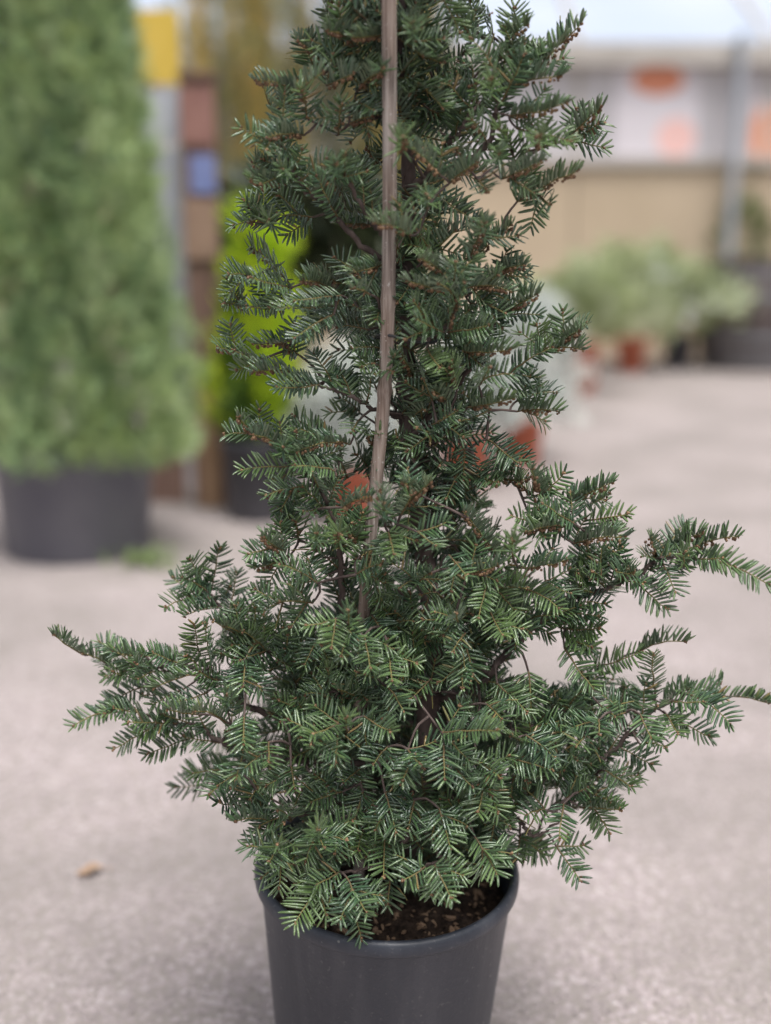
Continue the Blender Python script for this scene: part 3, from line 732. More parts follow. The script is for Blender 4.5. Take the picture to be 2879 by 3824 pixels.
# every shoot: base x y, tip x y, how far it stands towards the viewer (cm), habit: f = flat comb, u = needles raised, r = end-on rosette
SHOOTS = {
1: """1000 260 1020 -60 -3 f|1250 420 1000 270 2 u|1660 280 1230 330 6 u|1490 690 1490 600 8 r|720 800 370 715 3 u|720 800 970 640 5 u|960 560 740 360 0 u|900 640 790 350 -2 f
1280 800 1480 650 6 u|520 1000 430 760 0 u|830 1060 780 800 3 f|1100 1200 1130 900 3 f|1250 880 1430 980 6 f|800 1200 480 1220 3 u|520 1220 450 1330 3 f|1080 1560 1080 1450 7 r|500 1500 330 1440 0 u
700 1500 420 1640 2 f|680 1560 600 1490 5 r|1480 1450 1350 1300 0 f|1050 600 1420 580 3 u|1000 760 1240 650 3 u|700 1000 560 860 -2 f|1200 1100 1400 1030 3 u|1150 420 1080 130 -2 f|1300 320 1200 80 -1 f|640 1640 330 1600 2 u""",
2: """190 300 190 180 7 r|20 250 260 190 6 u|660 300 460 0 0 f|830 570 640 300 4 f|900 360 1080 195 0 u|820 330 790 110 -2 f|1100 580 1380 300 2 u|1340 340 1500 180 0 u|900 700 1340 590 3 u|940 900 1390 800 4 u
1390 1080 1660 830 0 u|1420 1110 1640 960 -1 f|1000 1000 1420 1110 4 f|1180 1130 1180 1050 8 r|215 760 600 400 -2 f|230 980 480 830 -1 f|690 880 680 640 2 f|690 700 520 560 0 f|800 720 800 620 7 r
110 1160 110 1070 9 r|400 1360 180 1160 7 u|480 1420 690 1260 6 u|860 1270 860 1190 7 r|880 1390 1200 1250 5 u|1000 1570 1475 1330 4 u|1180 1520 1260 1590 3 f|300 1610 300 1520 8 r|700 1400 760 1480 5 f
760 1090 640 930 5 f|960 1120 860 1000 5 r|960 480 1060 330 0 u|880 560 930 400 2 f|600 1300 520 1150 4 u|700 180 600 -60 -3 f|330 20 250 -90 0 u|1000 1300 1090 1160 2 f|760 500 950 420 1 u|560 780 420 690 -3 f""",
3: """680 285 430 310 -1 u|600 310 420 160 -2 f|640 330 600 290 2 r|990 265 670 240 0 f|1620 680 1340 760 7 u|1500 950 1350 900 7 u|800 880 560 640 0 f|800 890 430 800 2 f|450 800 240 770 0 f
1250 960 830 1000 4 f|1150 1080 700 1080 2 f|740 1080 400 1060 0 f|440 1060 200 1040 -2 f|1180 1130 830 1340 5 f|820 1360 470 1390 2 u|540 1530 290 1450 1 f|310 1460 150 1420 0 f|800 1640 470 1640 3 u|860 1480 700 1380 0 f
1440 230 1280 200 0 f|1500 330 1250 330 0 u|1600 1180 1350 1050 5 f|1640 1440 1340 1430 6 f|1650 1530 1430 1600 5 f|1150 900 900 830 2 u|1230 850 1040 830 0 u|640 660 440 540 -1 f|1640 900 1560 1180 6 f|1250 60 1100 -60 1 u""",
4: """260 350 0 260 8 u|800 350 800 260 8 r|700 500 790 280 6 u|690 570 1000 270 3 u|880 640 1090 570 3 u|900 620 960 470 2 f|500 640 330 520 8 u|580 740 590 540 9 f|560 750 230 680 8 u|640 740 1000 760 6 u
760 740 900 640 5 u|900 950 1190 780 3 u|900 960 1200 930 3 f|700 850 960 930 5 f|520 1050 600 830 7 f|500 1060 300 960 8 f|480 1060 280 830 7 f|540 1060 840 1010 6 f|640 1200 1000 1180 5 u|980 1370 1300 1170 2 f
1290 1190 1520 1190 2 u|1380 1130 1500 1050 2 u|1440 1080 1560 990 0 f|1220 1200 1180 1000 0 f|760 1450 840 1310 6 f|600 1480 560 1260 6 f|680 1610 1010 1545 5 u|1040 1640 1340 1640 3 u|1040 1560 1320 1500 2 f
130 1300 140 1240 8 r|20 1300 140 1350 8 f|420 480 300 300 3 f|380 1180 480 1320 7 f|200 560 150 380 5 f|300 1400 200 1220 6 f|420 1560 350 1400 6 f|260 700 160 840 6 f|840 1300 700 1150 2 f|560 1600 420 1480 6 u""",
5: """660 600 400 460 4 u|430 490 290 330 3 u|640 630 640 560 7 r|1060 540 720 410 3 f|930 450 720 330 2 f|1160 540 740 600 5 u|1040 750 730 710 7 f|740 720 320 740 4 f|840 870 510 940 6 f
720 1130 570 1000 4 f|980 1020 790 1060 6 f|1140 800 1060 640 2 f|1330 740 1200 620 0 f|1440 720 1350 680 6 f|1420 560 1300 480 6 f|1230 350 1180 440 3 f|1390 530 1390 460 6 r|1100 1030 1320 950 10 u|1440 1060 1400 900 12 u
1430 1110 1420 1000 13 r|1560 1080 1640 930 11 u|900 1310 900 1230 10 r|1070 1300 1070 1230 10 r|640 1370 480 1260 7 u|700 1250 580 1150 5 f|760 1280 740 1130 5 f|680 1420 420 1500 5 u|900 1620 610 1480 10 f|1500 1230 1440 1400 10 f
1400 1370 1200 1430 9 u|1240 1540 1440 1550 9 f|930 85 560 40 3 f|960 50 1060 20 3 f|1240 300 1080 180 -1 f|880 900 1000 820 3 f|1180 1200 1000 1120 4 f|950 1420 860 1300 5 f|1240 1320 1140 1220 5 u|840 640 930 720 5 f""",
6: """120 720 290 560 10 u|230 650 100 560 10 u|200 900 330 1000 11 f|680 260 900 430 3 f|840 350 960 420 3 f|600 510 800 470 2 f|780 530 960 540 3 u|620 520 760 560 3 f|1060 640 990 470 5 u|1000 660 900 570 4 f|1050 640 1110 570 4 u
1180 710 1550 560 4 u|1270 760 1520 640 3 f|1380 820 1660 770 2 f|1280 840 1060 700 7 f|1200 860 950 900 8 u|1160 880 860 790 6 f|1280 980 1640 930 5 u|1250 1180 1620 1020 2 f|860 1050 860 950 12 r|720 1030 520 760 6 u
480 880 330 600 0 f|460 680 640 580 0 f|420 1060 540 1200 10 f|560 1190 760 1130 9 u|900 1150 1240 1090 9 u|740 1290 960 1290 8 u|940 1290 1180 1430 8 f|690 1240 620 1500 10 f|1500 1240 1400 1170 6 f|1580 1240 1660 1150 5 f
1400 1260 1300 1180 3 f|1250 1400 1500 1400 5 f|1180 1560 1460 1560 4 f|1240 1520 1300 1400 2 f|700 1440 790 1610 10 f|740 1460 960 1440 6 u|940 1520 1150 1480 5 f|460 1480 380 1620 10 f|200 1260 290 1180 8 u|180 1240 80 1290 8 f
0 900 40 1060 10 f|330 1320 220 1340 6 f|160 1520 40 1440 7 u|0 1560 180 1520 7 f|1080 1240 1260 1330 5 f|350 250 190 180 6 f|560 140 380 200 4 f|700 60 480 140 3 f|300 160 480 60 6 f|150 330 60 240 6 f|980 800 1080 940 6 f""",
7: """560 1030 330 910 3 u|350 930 100 770 3 u|1060 1010 800 930 5 u|820 940 570 900 5 u|800 1080 750 990 6 r|1200 1080 880 1190 7 u|1340 1090 1270 680 5 f|1240 1010 1200 690 4 f|1320 450 1395 95 0 f|1290 420 1160 180 0 f
1290 430 1100 330 1 f|1300 480 1150 480 1 f|1170 480 975 560 1 f|1400 560 1470 400 -1 f|1380 560 1130 620 3 u|1600 810 1340 660 4 u|850 1160 480 1350 3 f|740 1340 500 1390 5 f|530 1370 260 1480 5 f|720 1330 560 1350 5 u
1150 1170 880 1310 5 f|1440 1450 1200 1370 10 u|1230 1390 990 1350 10 u|1460 1350 1450 1240 11 r|1100 1470 770 1540 5 f|1180 1570 830 1700 5 f|1580 1440 1590 1620 13 f|1590 1640 1530 1870 13 f|1580 980 1590 1160 6 f|1660 900 1500 960 4 f
1500 1830 1180 1850 5 f|780 1100 560 1060 3 f|1000 1060 760 1120 4 f|1420 760 1500 620 0 f|1360 900 1500 820 3 f|1000 1240 800 1240 4 f|1300 1220 1080 1290 6 f|1480 1540 1640 1480 9 f""",
8: """660 420 400 410 9 u|430 410 280 490 9 u|940 590 940 480 14 r|840 540 810 770 13 f|960 600 880 840 13 f|1060 680 1110 930 12 f|1250 820 1280 1030 12 f|1000 200 1200 120 10 f|600 640 400 560 3 f|150 700 -20 600 5 u|300 800 120 640 6 u
300 790 90 870 6 f|300 720 440 600 3 f|140 880 120 1080 9 f|420 900 230 990 5 u|600 1080 370 1000 4 f|640 860 440 780 5 f|700 700 600 900 6 f|1180 1000 1020 960 10 f|1240 1070 1370 1270 12 f|1080 1200 860 1090 10 u|830 1170 600 1130 7 f
1580 1010 1420 1170 10 f|930 1410 920 1310 15 r|860 1360 660 1440 14 f|700 1420 640 1520 14 f|860 1420 840 1665 15 f|1060 1300 1270 1420 14 f|1240 1540 1130 1680 14 f|1400 1560 1500 1680 14 f|130 1300 120 1530 13 f|320 1500 320 1665 13 f
620 1300 520 1150 6 f|1340 640 1160 400 6 f|1280 560 1440 460 5 f|780 1020 780 930 9 r|1440 760 1540 680 8 f|1500 900 1340 800 8 f|1000 1050 1080 1180 9 f|700 250 500 260 6 f|1300 300 1160 240 7 f|1120 520 1240 700 8 f|560 1240 400 1350 6 f""",
9: """390 450 290 590 11 f|400 560 450 760 11 f|360 660 370 880 11 f|330 400 320 290 10 f|700 340 860 300 6 f|780 350 900 450 7 f|880 740 900 1060 9 f|640 840 870 1060 10 f|560 1000 680 1120 12 f|1160 560 1380 870 6 f|1180 480 1380 560 5 f
960 1170 1210 1110 8 f|210 1220 640 1210 14 f|860 1240 1090 1420 12 f|740 1430 1060 1510 13 f|1430 1120 1430 1240 12 f|1330 1240 1260 1320 12 f|1440 1010 1560 1100 9 f|1640 1060 1520 1110 9 f|1300 970 1140 900 0 f|220 1320 230 1590 15 f
300 1470 450 1650 15 f|0 1380 60 1500 15 f|520 1440 660 1560 13 f|1480 1500 1300 1400 3 f|1240 1120 1140 1010 2 f|1500 1300 1420 1460 3 f|120 900 20 820 8 f|200 480 60 420 7 f|900 1320 740 1240 10 f|1200 1440 1100 1560 7 f|480 1100 360 1020 9 f|1340 870 1240 1000 2 f""",
10: """330 620 220 550 5 f|440 590 570 500 5 u|600 540 420 500 6 f|780 400 640 370 3 f|760 420 700 240 2 u|800 430 900 660 4 f|580 570 830 790 4 f|800 330 1120 180 2 u|970 440 970 350 6 r|1040 310 1400 225 3 u|1080 400 1380 470 2 f
1360 460 1650 610 2 f|250 1260 620 1140 3 f|600 1140 980 1060 3 u|740 1500 720 1160 5 f|800 1550 1010 1440 4 u|1010 1470 1260 1490 5 f|1240 1490 1640 1550 4 u|1010 1480 1340 1720 6 f|800 1620 1180 1820 6 f|830 1640 920 1800 7 f
620 1640 710 1830 10 f|640 1470 480 1420 2 f|560 1440 600 1560 2 f|1160 1460 1260 1380 3 f|620 1880 820 1900 8 f|700 460 860 360 3 f|460 1660 360 1540 4 f|500 580 380 450 3 u|900 380 1080 300 4 f""",
11: """290 490 130 590 12 f|180 560 60 660 12 f|380 740 130 720 10 f|700 440 730 620 12 f|1100 640 850 720 11 f|560 870 260 870 13 u|910 1010 910 920 17 r|590 1130 595 1050 15 r|590 1060 530 1190 15 f|630 1130 610 1390 15 f
1060 860 1045 1120 13 f|900 960 960 1080 15 f|1430 640 1520 960 15 f|1430 960 1420 1300 13 f|1640 720 1610 930 13 f|1080 1260 900 1360 16 f|940 1320 730 1660 17 f|1130 1300 1290 1580 17 f|1470 1330 1450 1520 14 f|1200 1540 1080 1660 14 f
1000 1160 780 1220 11 f|1260 640 1190 860 11 f|1280 860 1220 1090 11 f|1180 980 1130 1150 11 f|1330 700 1370 900 10 f|480 560 380 700 10 f|860 520 980 600 9 f|560 700 420 620 9 f|700 860 600 780 12 f|1240 460 1120 560 9 f|520 960 640 880 12 f|760 1060 700 1200 12 f""",
12: """620 290 780 390 13 f|660 430 620 620 14 f|180 530 140 730 15 f|350 590 430 870 16 f|600 790 750 1040 16 f|260 990 100 1090 17 f|320 980 440 1210 18 f|400 940 470 1080 15 f|1080 600 950 640 12 f|1230 520 1390 440 10 f
1210 560 1180 800 13 f|1330 580 1600 600 10 u|1160 850 1330 1090 11 f|910 780 890 930 8 f|1060 800 1000 900 6 f|1500 330 1680 440 8 f|1380 470 1540 540 10 u|720 640 840 720 10 f|760 440 920 500 6 f|560 620 480 540 11 f
860 300 980 420 9 f|1180 300 1300 240 6 f|1100 380 1220 330 8 f|940 540 1040 460 7 f|480 700 560 620 11 f|1340 300 1450 380 5 f"""}
# woody branches read off the photograph: (x, y, cm towards the viewer), first point at the trunk
BRANCH = [
 [(1525, 1030, 0), (1376, 931, 1), (1254, 813, 2), (1212, 759, 2), (1128, 700, 2), (1050, 540, 2)],
 [(1528, 960, 0), (1423, 868, 2), (1313, 700, 3), (1260, 620, 4)],
 [(1520, 1560, 0), (1408, 1530, 2), (1300, 1475, 3), (1192, 1438, 3)],
 [(1530, 760, 0), (1650, 560, -1), (1710, 510, 1), (1748, 430, 2), (1790, 380, 2)],
 [(1528, 700, 0), (1800, 560, 1), (1850, 420, 2), (1900, 350, 2), (1980, 280, 2)],
 [(1522, 1290, 0), (1640, 1245, 5), (1700, 1160, 7), (1696, 1080, 8)],
 [(1530, 1640, 0), (1740, 1400, 2), (1834, 1226, 3), (1860, 1170, 3)],
 [(1545, 1720, 0), (1640, 1720, 1), (1774, 1770, 2)],
 [(1540, 1690, 0), (1682, 1635, 2), (1774, 1700, 2)],
 [(1590, 2620, 0), (1752, 2582, 4), (1843, 2496, 5), (1924, 2404, 5), (2011, 2328, 5), (2100, 2246, 4), (2217, 2218, 4), (2306, 2176, 4), (2400, 2129, 3), (2465, 2087, 3), (2549, 2078, 3), (2605, 2087, 2)],
 [(1580, 2860, 0), (1800, 2900, 3), (2200, 2860, 4), (2390, 2695, 5), (2456, 2644, 5), (2568, 2592, 5)],
 [(1590, 2760, 0), (1980, 2717, 4), (2112, 2655, 3), (2175, 2616, 2)],
 [(1590, 2700, 0), (1180, 2700, 2), (919, 2639, 4), (861, 2567, 4), (717, 2495, 4), (659, 2485, 4), (420, 2494, 3)],
 [(1570, 2830, 0), (1200, 2850, 4), (847, 2783, 5), (755, 2716, 5), (650, 2700, 5), (500, 2650, 4)],
 [(1590, 2600, 0), (1300, 2540, 2), (1138, 2502, 3), (1057, 2463, 4), (940, 2400, 3), (850, 2300, 1), (790, 2220, 0)],
 [(1560, 3050, 0), (1400, 2700, 1), (1290, 2400, 2), (1272, 2150, 3), (1265, 2010, 4), (1212, 1862, 5), (1168, 1794, 5), (1077, 1698, 5)],
 [(1560, 2950, 0), (1800, 3000, 5), (1930, 3060, 8), (2000, 3120, 9), (2090, 3060, 9)],
 [(1555, 3000, 0), (1300, 3000, 7), (1100, 3050, 10), (1000, 3080, 12)],
 [(1555, 3060, 0), (1500, 3150, 8), (1400, 3230, 12), (1250, 3270, 14)],
 [(1555, 3060, 0), (1600, 3120, 8), (1640, 3200, 13)],
]
tp = [(1535, -130, 0), (1502, 120, 0), (1510, 430, 0), (1530, 830, 0), (1520, 1300, 0), (1518, 1500, 0), (1540, 1730, 0), (1590, 2080, 0), (1612, 2250, 0), (1618, 2450, 0), (1592, 2700, 0), (1570, 2900, 0), (1550, 3080, 0), (1540, 3380, 0)]
tpts = spline([YP_(*q) for q in tp], 110)[::-1]
tw = np.linspace(0, 1, 110)
trad = .0165 - .0115 * tw ** .8
base = tpts[0]
yew = empty('yew_tree', tuple(base), 'dark green yew with spreading needle sprays growing in the black nursery pot', 'yew tree')
m = MB(); tube(m, tpts + rng.normal(0, .0008, tpts.shape), trad, 12, jitter=.07)
link('trunk', m.mesh('trunk', [M['bark']], True, base), yew)

ST = np.array([0.0, .14, .5, .84, 1.0]); WP = np.array([.30, .92, 1.0, .80, .12])
LOW = [False]
def needles(mb, B, D, N, L, W, age, bow):
    """closed blades with a raised midrib above and a paler flat underside"""
    n = len(B)
    if n == 0: return
    S = norm(np.cross(D, N)); N = np.cross(S, D)
    st, wp = (ST[[0, 1, 3, 4]], WP[[0, 1, 3, 4]]) if LOW[0] else (ST, WP)
    ns_ = len(st)
    t = st[None, :, None]
    c = B[:, None] + D[:, None] * (L[:, None, None] * t) + N[:, None] * ((bow * L)[:, None, None] * (t * (1 - t) * 2.2 - t * t * .35))
    w = (W[:, None] * wp[None])[..., None] * .5
    lf = c - S[:, None] * w; rt = c + S[:, None] * w
    tp_ = c + N[:, None] * w * .42; bt = c - N[:, None] * w * .30
    V = np.stack((lf, tp_, rt, bt), 2).reshape(-1, 3)               # n, stations, 4 points
    s = np.arange(ns_ - 1)[:, None] * 4; j = np.arange(4)[None]; k = (j + 1) % 4
    q = np.stack((s + j, s + 4 + j, s + 4 + k, s + k), -1).reshape(-1, 4)
    e_ = 4 * (ns_ - 1)
    q = np.vstack((q, [[e_, e_ + 1, e_ + 2, e_ + 3]]))
    mt = np.concatenate((np.tile([0, 0, 1, 1], ns_ - 1), [0]))
    F = (np.arange(n) * 4 * ns_)[:, None, None] + q[None]
    mb.add(V, F.reshape(-1, 4), np.tile(mt, n), np.repeat(age, 4 * ns_))

def beads(mb, C, r, mat):
    """small rounded cones, 3 rings of 6"""
    n = len(C)
    th = np.arange(6) * math.pi / 3
    rings = []
    for z_, q in ((-.8, .6), (0.0, 1.0), (.8, .6)):
        rings.append(np.stack((np.cos(th) * q, np.sin(th) * q, np.full(6, z_)), -1))
    U = np.concatenate(rings)
    V = C[:, None] + U[None] * r[:, None, None]
    j = np.arange(6); k = (j + 1) % 6
    q = np.concatenate([np.stack((o + j, o + k, o + 6 + k, o + 6 + j), -1) for o in (0, 6)])
    mb.add(V.reshape(-1, 3), ((np.arange(n) * 18)[:, None, None] + q[None]).reshape(-1, 4), mat)
    top = np.concatenate(((np.arange(n) * 18)[:, None] + np.arange(12, 18)[None], (np.arange(n) * 18)[:, None] + np.arange(5, -1, -1)[None]))
    mb.f.append(top + mb.n - n * 18); mb.m.append(np.full(len(top), mat))

CAMP = np.array((0, 0, CZ))
UP = np.array((0, 0, 1.0))
def make_shoot(mb, a, b, habit, cones, dense=1.0, nl=.0225, g=rng, wid=1.0):
    """a twig from a to b with its needles; returns nodes along it"""
    a, b = np.asarray(a), np.asarray(b)
    ax = b - a; L = np.linalg.norm(ax); ax = ax / L
    tc = norm(CAMP - (a + b) / 2)
    perp = UP - ax * (UP @ ax)
    k = 7
    t = np.linspace(0, 1, k)[:, None]
    sag = L * g.uniform(-.05, .09)
    pts = a + (b - a) * t + perp * (sag * 4 * t * (1 - t)) + g.normal(0, L * .008, (k, 3))
    pts[0] = a; pts[-1] = b
    tube(mb, pts, np.linspace(.0011, .0005, k), 5, 2, np.linspace(.25, 1, k))
    if habit == 'f':
        N = norm(UP * .55 + tc * .78 + g.normal(0, .20, 3)); el, fw, thr = R(14), R(62), 2
    elif habit == 'u':
        N = norm(UP * 1.0 + tc * .30 + g.normal(0, .15, 3)); el, fw, thr = R(46), R(60), 2
    else:
        N = norm(np.cross(ax, g.normal(0, 1, 3))); el, fw, thr = 0, R(58), 3
    N = norm(N - ax * (N @ ax)); S = np.cross(ax, N)
    step = .0036 / dense
    n = max(6, int(L / step))
    if habit == 'r':
        n = int(26 * dense)
        tt = np.linspace(.1, 1, n); ph = np.arange(n) * 2.39996
        rad_ = np.cos(ph)[:, None] * N + np.sin(ph)[:, None] * S
        f = R(70) - tt * R(38) + g.normal(0, .18, n)
        D = norm(ax * np.cos(f)[:, None] + rad_ * np.sin(f)[:, None] + UP * .30 + g.normal(0, .10, (n, 3)))
        Nn = norm(ax * .9 - rad_ * .5)
        B = pts[0] + (b - a) * tt[:, None]
        ln = nl * 1.02 * g.uniform(.75, 1.15, n)
    else:
        n2 = n * 2
        tt = np.repeat(np.linspace(.03, 1.0, n), 2) + g.normal(0, .006, n2)
        sd = np.tile([1.0, -1.0], n)
        extra = int(n * (.30 if habit == 'f' else .8))
        te = g.uniform(.05, 1.0, extra); se = g.choice([-1.0, 1.0], extra)
        tt = np.clip(np.concatenate((tt, te)), 0, 1); sd = np.concatenate((sd, se))
        m_ = len(tt)
        e = el + g.normal(0, .09, m_); e[n2:] += g.uniform(.25, .75, extra)
        f = fw - np.clip(tt - .75, 0, 1) * R(120) + g.normal(0, .065, m_)
        f = np.maximum(f, R(18))
        rad_ = S[None] * (sd * np.cos(e))[:, None] + N[None] * np.sin(e)[:, None]
        D = norm(ax * np.cos(f)[:, None] + rad_ * np.sin(f)[:, None])
        Nn = norm(N[None] * np.cos(e)[:, None] - S[None] * (sd * np.sin(e))[:, None] + g.normal(0, .10, (m_, 3)))
        idx = tt * (k - 1); i0 = np.minimum(idx.astype(int), k - 2); fr = (idx - i0)[:, None]
        B = pts[i0] * (1 - fr) + pts[i0 + 1] * fr
        ln = nl * (1 - .42 * np.clip((tt - .7) / .3, 0, 1) ** 1.5) * (1 - .22 * np.clip((.15 - tt) / .15, 0, 1)) * g.uniform(.88, 1.10, m_)
        ln *= np.where(g.random(m_) < .03, .5, 1)
        keep = (g.random(m_) > .05) & (np.abs(tt - g.uniform(0, 1)) > g.uniform(0, .035))
        B, D, Nn, ln, tt = B[keep], D[keep], Nn[keep], ln[keep], tt[keep]
    m_ = len(ln)
    fresh = g.uniform(0, .30) if habit != 'r' else g.uniform(.1, .40)
    age = np.clip(fresh * (.25 + .9 * tt ** 2) + g.normal(0, .05, m_), 0, .8)
    needles(mb, B, D, Nn, ln, wid * (g.uniform(.0024, .0031, m_) if habit != 'r' else g.uniform(.0020, .0027, m_)), age, g.normal(.05, .09, m_))
    tipn = 4
    beads(mb, b + g.normal(0, .0010, (tipn, 3)), g.uniform(.0009, .0016, tipn), 3)
    if cones:
        nc = int(10 + L * 240)
        tb = g.uniform(.1, .95, nc); idx = tb * (k - 1); i0 = np.minimum(idx.astype(int), k - 2); fr = (idx - i0)[:, None]
        C = pts[i0] * (1 - fr) + pts[i0 + 1] * fr
        C = C - N * g.uniform(.0015, .0038, nc)[:, None] + S * g.normal(0, .0022, nc)[:, None]
        beads(mb, C, g.uniform(.0013, .0021, nc), 3)
    return pts

# nodes a shoot may grow from
NP_, NB = [], []            # position, branch number (-1 trunk)
for q in tpts[6:]:
    NP_.append(q); NB.append(-1)
bmesh = []                  # wood of every branch
def new_branch():
    bmesh.append(MB()); return len(bmesh) - 1
for bl in BRANCH:
    pts = spline([YP_(x, y, d / 100) for x, y, d in bl], 8 * len(bl))
    i0 = np.argmin(np.linalg.norm(tpts - pts[0], axis=1)); pts[0] = tpts[i0]
    pts[1:-1] += rng.normal(0, .0011, pts[1:-1].shape)
    Lb = np.linalg.norm(np.diff(pts, axis=0), axis=1).sum()
    k = new_branch()
    tube(bmesh[k], pts, np.linspace(min(.0046, .0022 + Lb * .006), .0014, len(pts)), 7, 0, jitter=.10)
    for q in pts[2:]:
        NP_.append(q); NB.append(k)

todo = []
for t_, txt in SHOOTS.items():
    ox, oy, s_ = TILES[t_]
    for ent in txt.replace('\n', '|').split('|'):
        w = ent.split()
        if len(w) < 6: continue
        x0, y0, x1, y1, d = (float(q) for q in w[:5])
        sx0, sy0, sx1, sy1 = ox + s_ * x0, oy + s_ * y0, ox + s_ * x1, oy + s_ * y1
        d = d / 100
        mx, my = (sx0 + sx1) / 2, (sy0 + sy1) / 2
        if my < 2150 and d < .10 and (1370 < mx < 1530 or 1390 < sx1 < 1510) and not (t_ == 4 and x1 == 0) and not (t_ == 2 and y0 == 1160):
            d -= .03                                                # grows beside and behind the cane, not over it
        if w[5] == 'r':
            a = YP_(sx0, sy0 + 12, d - .035); b = YP_(sx1, sy1, d + .020)
        else:
            a = YP_(sx0, sy0, d - .012); b = YP_(sx1, sy1, d + .012 + random.gauss(0, .008))
        todo.append((a, b, w[5], sy0 < 2150 and (w[5] == 'u' or random.random() < .25), sy0))
def trunk_dist(p): return np.linalg.norm(tpts - p, axis=1).min()
todo.sort(key=lambda q: trunk_dist(q[0]))
def attach(a, ax, own):
    """grow a thin twig from the nearest wood to the foot of a shoot; off the trunk it is a branch, else it belongs to the shoot"""
    A = np.array(NP_); v = a - A; dist = np.linalg.norm(v, axis=1) + 1e-9
    cost = dist * (1.0 + .55 * (1 - (v / dist[:, None]) @ ax)) + np.where(np.array(NB) < 0, .012, 0) + np.where(v[:, 2] < -.06, .03, 0)
    i = int(np.argmin(cost)); k = NB[i]; off_trunk = k < 0
    if off_trunk: k = new_branch()
    dd = dist[i]
    if dd > .003:
        mid = (A[i] + a) / 2 - ax * dd * .12 + rng.normal(0, dd * .04, 3) + UP * dd * .05
        pts = spline([A[i], mid, a], max(4, int(dd / .012) + 3))
        r0 = .0013 + min(.0018, dd * .012)
        tube(bmesh[k] if off_trunk else own, pts, np.linspace(r0, .0011, len(pts)), 5, 0 if off_trunk else 4, jitter=.06)
        for q in pts[1:]: NP_.append(q); NB.append(k)
    return k
made = []
for a, b, habit, cones, sy in todo:
    L = np.linalg.norm(b - a)
    ax = (b - a) / L
    mb = MB()
    k = attach(a, ax, mb)
    nl = (.0215 if sy > 2700 else .0195) * random.uniform(.84, 1.14)
    pts = make_shoot(mb, a, b, habit, cones, nl=nl)
    td_ = trunk_dist((a + b) / 2)
    for s_ in (-1, 1):                                              # shorter side shoots lying a little behind
        if habit == 'r' and s_ > 0: continue
        if random.random() > (0 if td_ > .22 else .42 if sy < 2000 else .5 if a[0] > .09 else .85): continue
        back = norm((a + b) / 2 - CAMP)
        sd_ = norm(np.cross(ax, back)) * s_
        i_ = random.choice((0, 0, 1, 2))
        o_ = pts[i_] if habit != 'r' else pts[0]
        dv = norm(ax * .75 + sd_ * random.uniform(.45, .95) + back * random.uniform(.3, .9) + UP * random.uniform(-.2, .3))
        make_shoot(mb, o_, o_ + dv * min(.075, max(.03, L * random.uniform(.40, .62))), 'f', False, nl=nl * .95)
    for q in pts[1:-1]: NP_.append(q); NB.append(k)
    made.append((mb, k, L if habit != 'r' else .12, trunk_dist((a + b) / 2)))

# short shoots along the arms
arms = MB()
for bi in range(len(BRANCH)):
    pts = spline([YP_(x, y, d / 100) for x, y, d in BRANCH[bi]], 60)
    acc = 0.0
    for i in range(18, 60):
        acc += np.linalg.norm(pts[i] - pts[i - 1])
        if acc < .017: continue
        acc = 0.0
        along = norm(pts[i] - pts[i - 2])
        ax = norm(along * .7 + rng.normal(0, .6, 3) + UP * .15)
        make_shoot(arms, pts[i], pts[i] + ax * rng.uniform(.03, .06), 'f', False, nl=.0185)

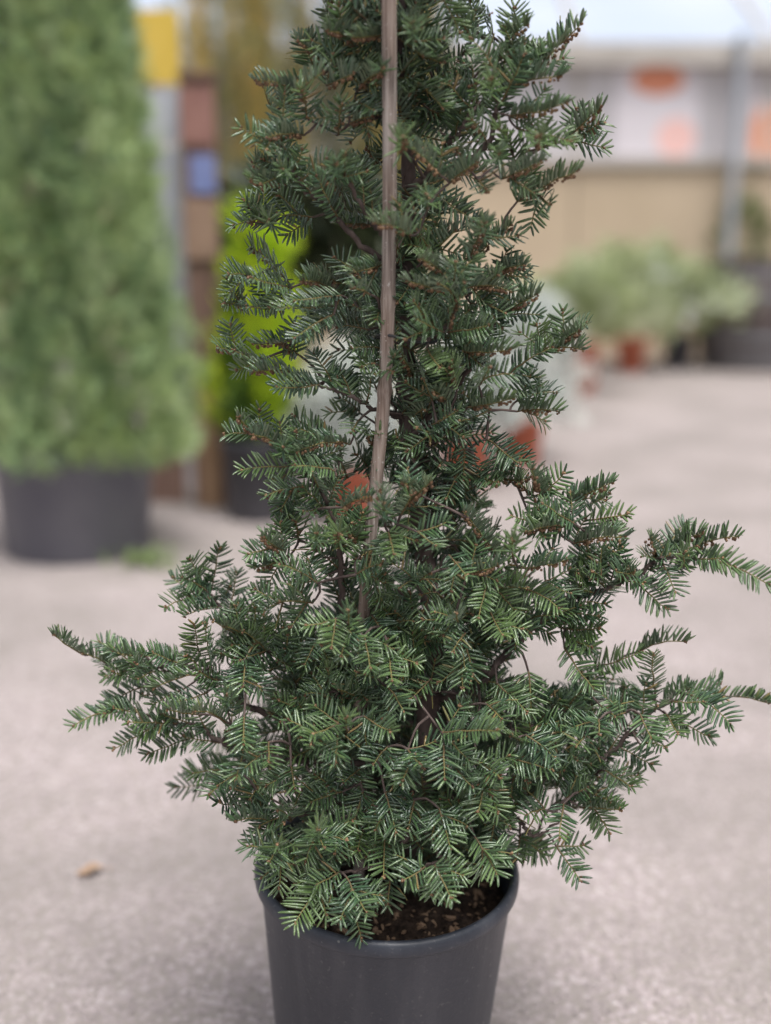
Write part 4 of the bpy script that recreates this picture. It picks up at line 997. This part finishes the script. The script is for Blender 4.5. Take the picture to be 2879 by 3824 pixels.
# shoots of the shaded heart and of the far side, too many to pick apart
inner = MB()
g = np.random.default_rng(77)
GAPS = [(1130, 860, 1400, 1030), (1180, 1380, 1400, 1600), (1230, 1760, 1400, 1900), (1640, 1640, 1900, 1790), (1790, 1790, 1960, 1980), (2080, 2150, 2330, 2420), (1900, 2280, 2400, 2600), (1830, 2380, 2000, 2560), (1000, 2230, 1090, 2400), (1620, 60, 1790, 330), (1540, 420, 1640, 640)]
def project(p):
    r = p - CAMP
    f = r[1] * CP - r[2] * SP; u = r[0]; v = r[1] * SP + r[2] * CP
    return 1439.5 + FPX * u / f, 1912 - FPX * v / f
cnt = 0
LOW[0] = True
while cnt < 640:
    i = g.integers(4, 108) if cnt % 2 else g.integers(4, 42)
    z = tpts[i][2]
    low = max(0, (0.66 - z) / .30)
    rmax = .062 + .165 * min(1, low)
    if z < .36: rmax = .105
    a = g.uniform(0, 6.28); q = rmax * math.sqrt(g.random())
    c = tpts[i] + np.array((q * math.cos(a), q * math.sin(a) * .8, 0))
    if z < .40: c[0] -= .02
    if c[2] < .285: continue
    if c[1] < Y0 - (.05 if z < .6 else .02): continue
    u, v = project(c)
    if any(x0 < u < x1 and y0 < v < y1 for x0, y0, x1, y1 in GAPS): continue
    if 1230 < u < 1470 and 2860 < v < 3260 and c[1] < Y0 + .04: continue
    if c[1] < Y0 + .02 and ((1380 < u < 1500 and v < 2260) or (1550 < u < 1690 and 2150 < v < 2560)): continue
    out = np.array((math.cos(a), math.sin(a), 0))
    ax = norm(out * .8 + UP * g.uniform(-.45, .8) + g.normal(0, .35, 3))
    L = g.uniform(.045, .085)
    s0 = c - ax * L * .5
    k = attach(s0, ax, inner)
    make_shoot(inner, s0, s0 + ax * L, g.choice(['f', 'f', 'u']), False, dense=.72, g=g, wid=1.1)
    cnt += 1
top0 = tpts[-1]                                     # the leader goes on above the frame
lead = spline([tpts[-4], top0, top0 + np.array((.006, 0, .13)), top0 + np.array((-.004, .01, .27))], 16)
kl = new_branch()
tube(bmesh[kl], lead, np.linspace(.0048, .0018, 16), 8, 0, jitter=.05)
for i in range(70):
    q = g.random() ** 1.2
    o_ = lead[3 + int(q * 12)]
    a = g.uniform(0, 6.28); w_ = .11 * (1 - q) + .02
    e_ = o_ + np.array((math.cos(a) * w_, math.sin(a) * w_, g.uniform(0, .05)))
    s0 = o_ + (e_ - o_) * g.uniform(0, .5)
    make_shoot(inner, o_ if i % 2 else s0, e_, g.choice(['f', 'u']), False, dense=.8, g=g)
LOW[0] = False

SM = [M['needle'], M['needle_under'], M['twig'], M['cone'], M['bark']]
bobj = []
for mbb in bmesh:
    bobj.append(link('branch', mbb.mesh('branch', [M['bark']], True, base), yew) if mbb.n else None)
made.sort(key=lambda q: -q[2])
for mb, k, L, td in made[:300]:
    p_ = bobj[k] or yew
    link('shoot', mb.mesh('shoot', SM, True, base), p_)
inner.merge(arms)
for mb, k, L, td in made[300:]:
    inner.merge(mb)
tag(link('inner_foliage', inner.mesh('inner_foliage', SM, True, base), yew), 'small and shaded needle shoots around the trunk', kind='stuff')
print('SHOOTS', len(made), 'branches', len(bmesh), 'tris', sum(len(o.data.loops) - 2 * len(o.data.polygons) for o in scene.objects if o.type == 'MESH'))
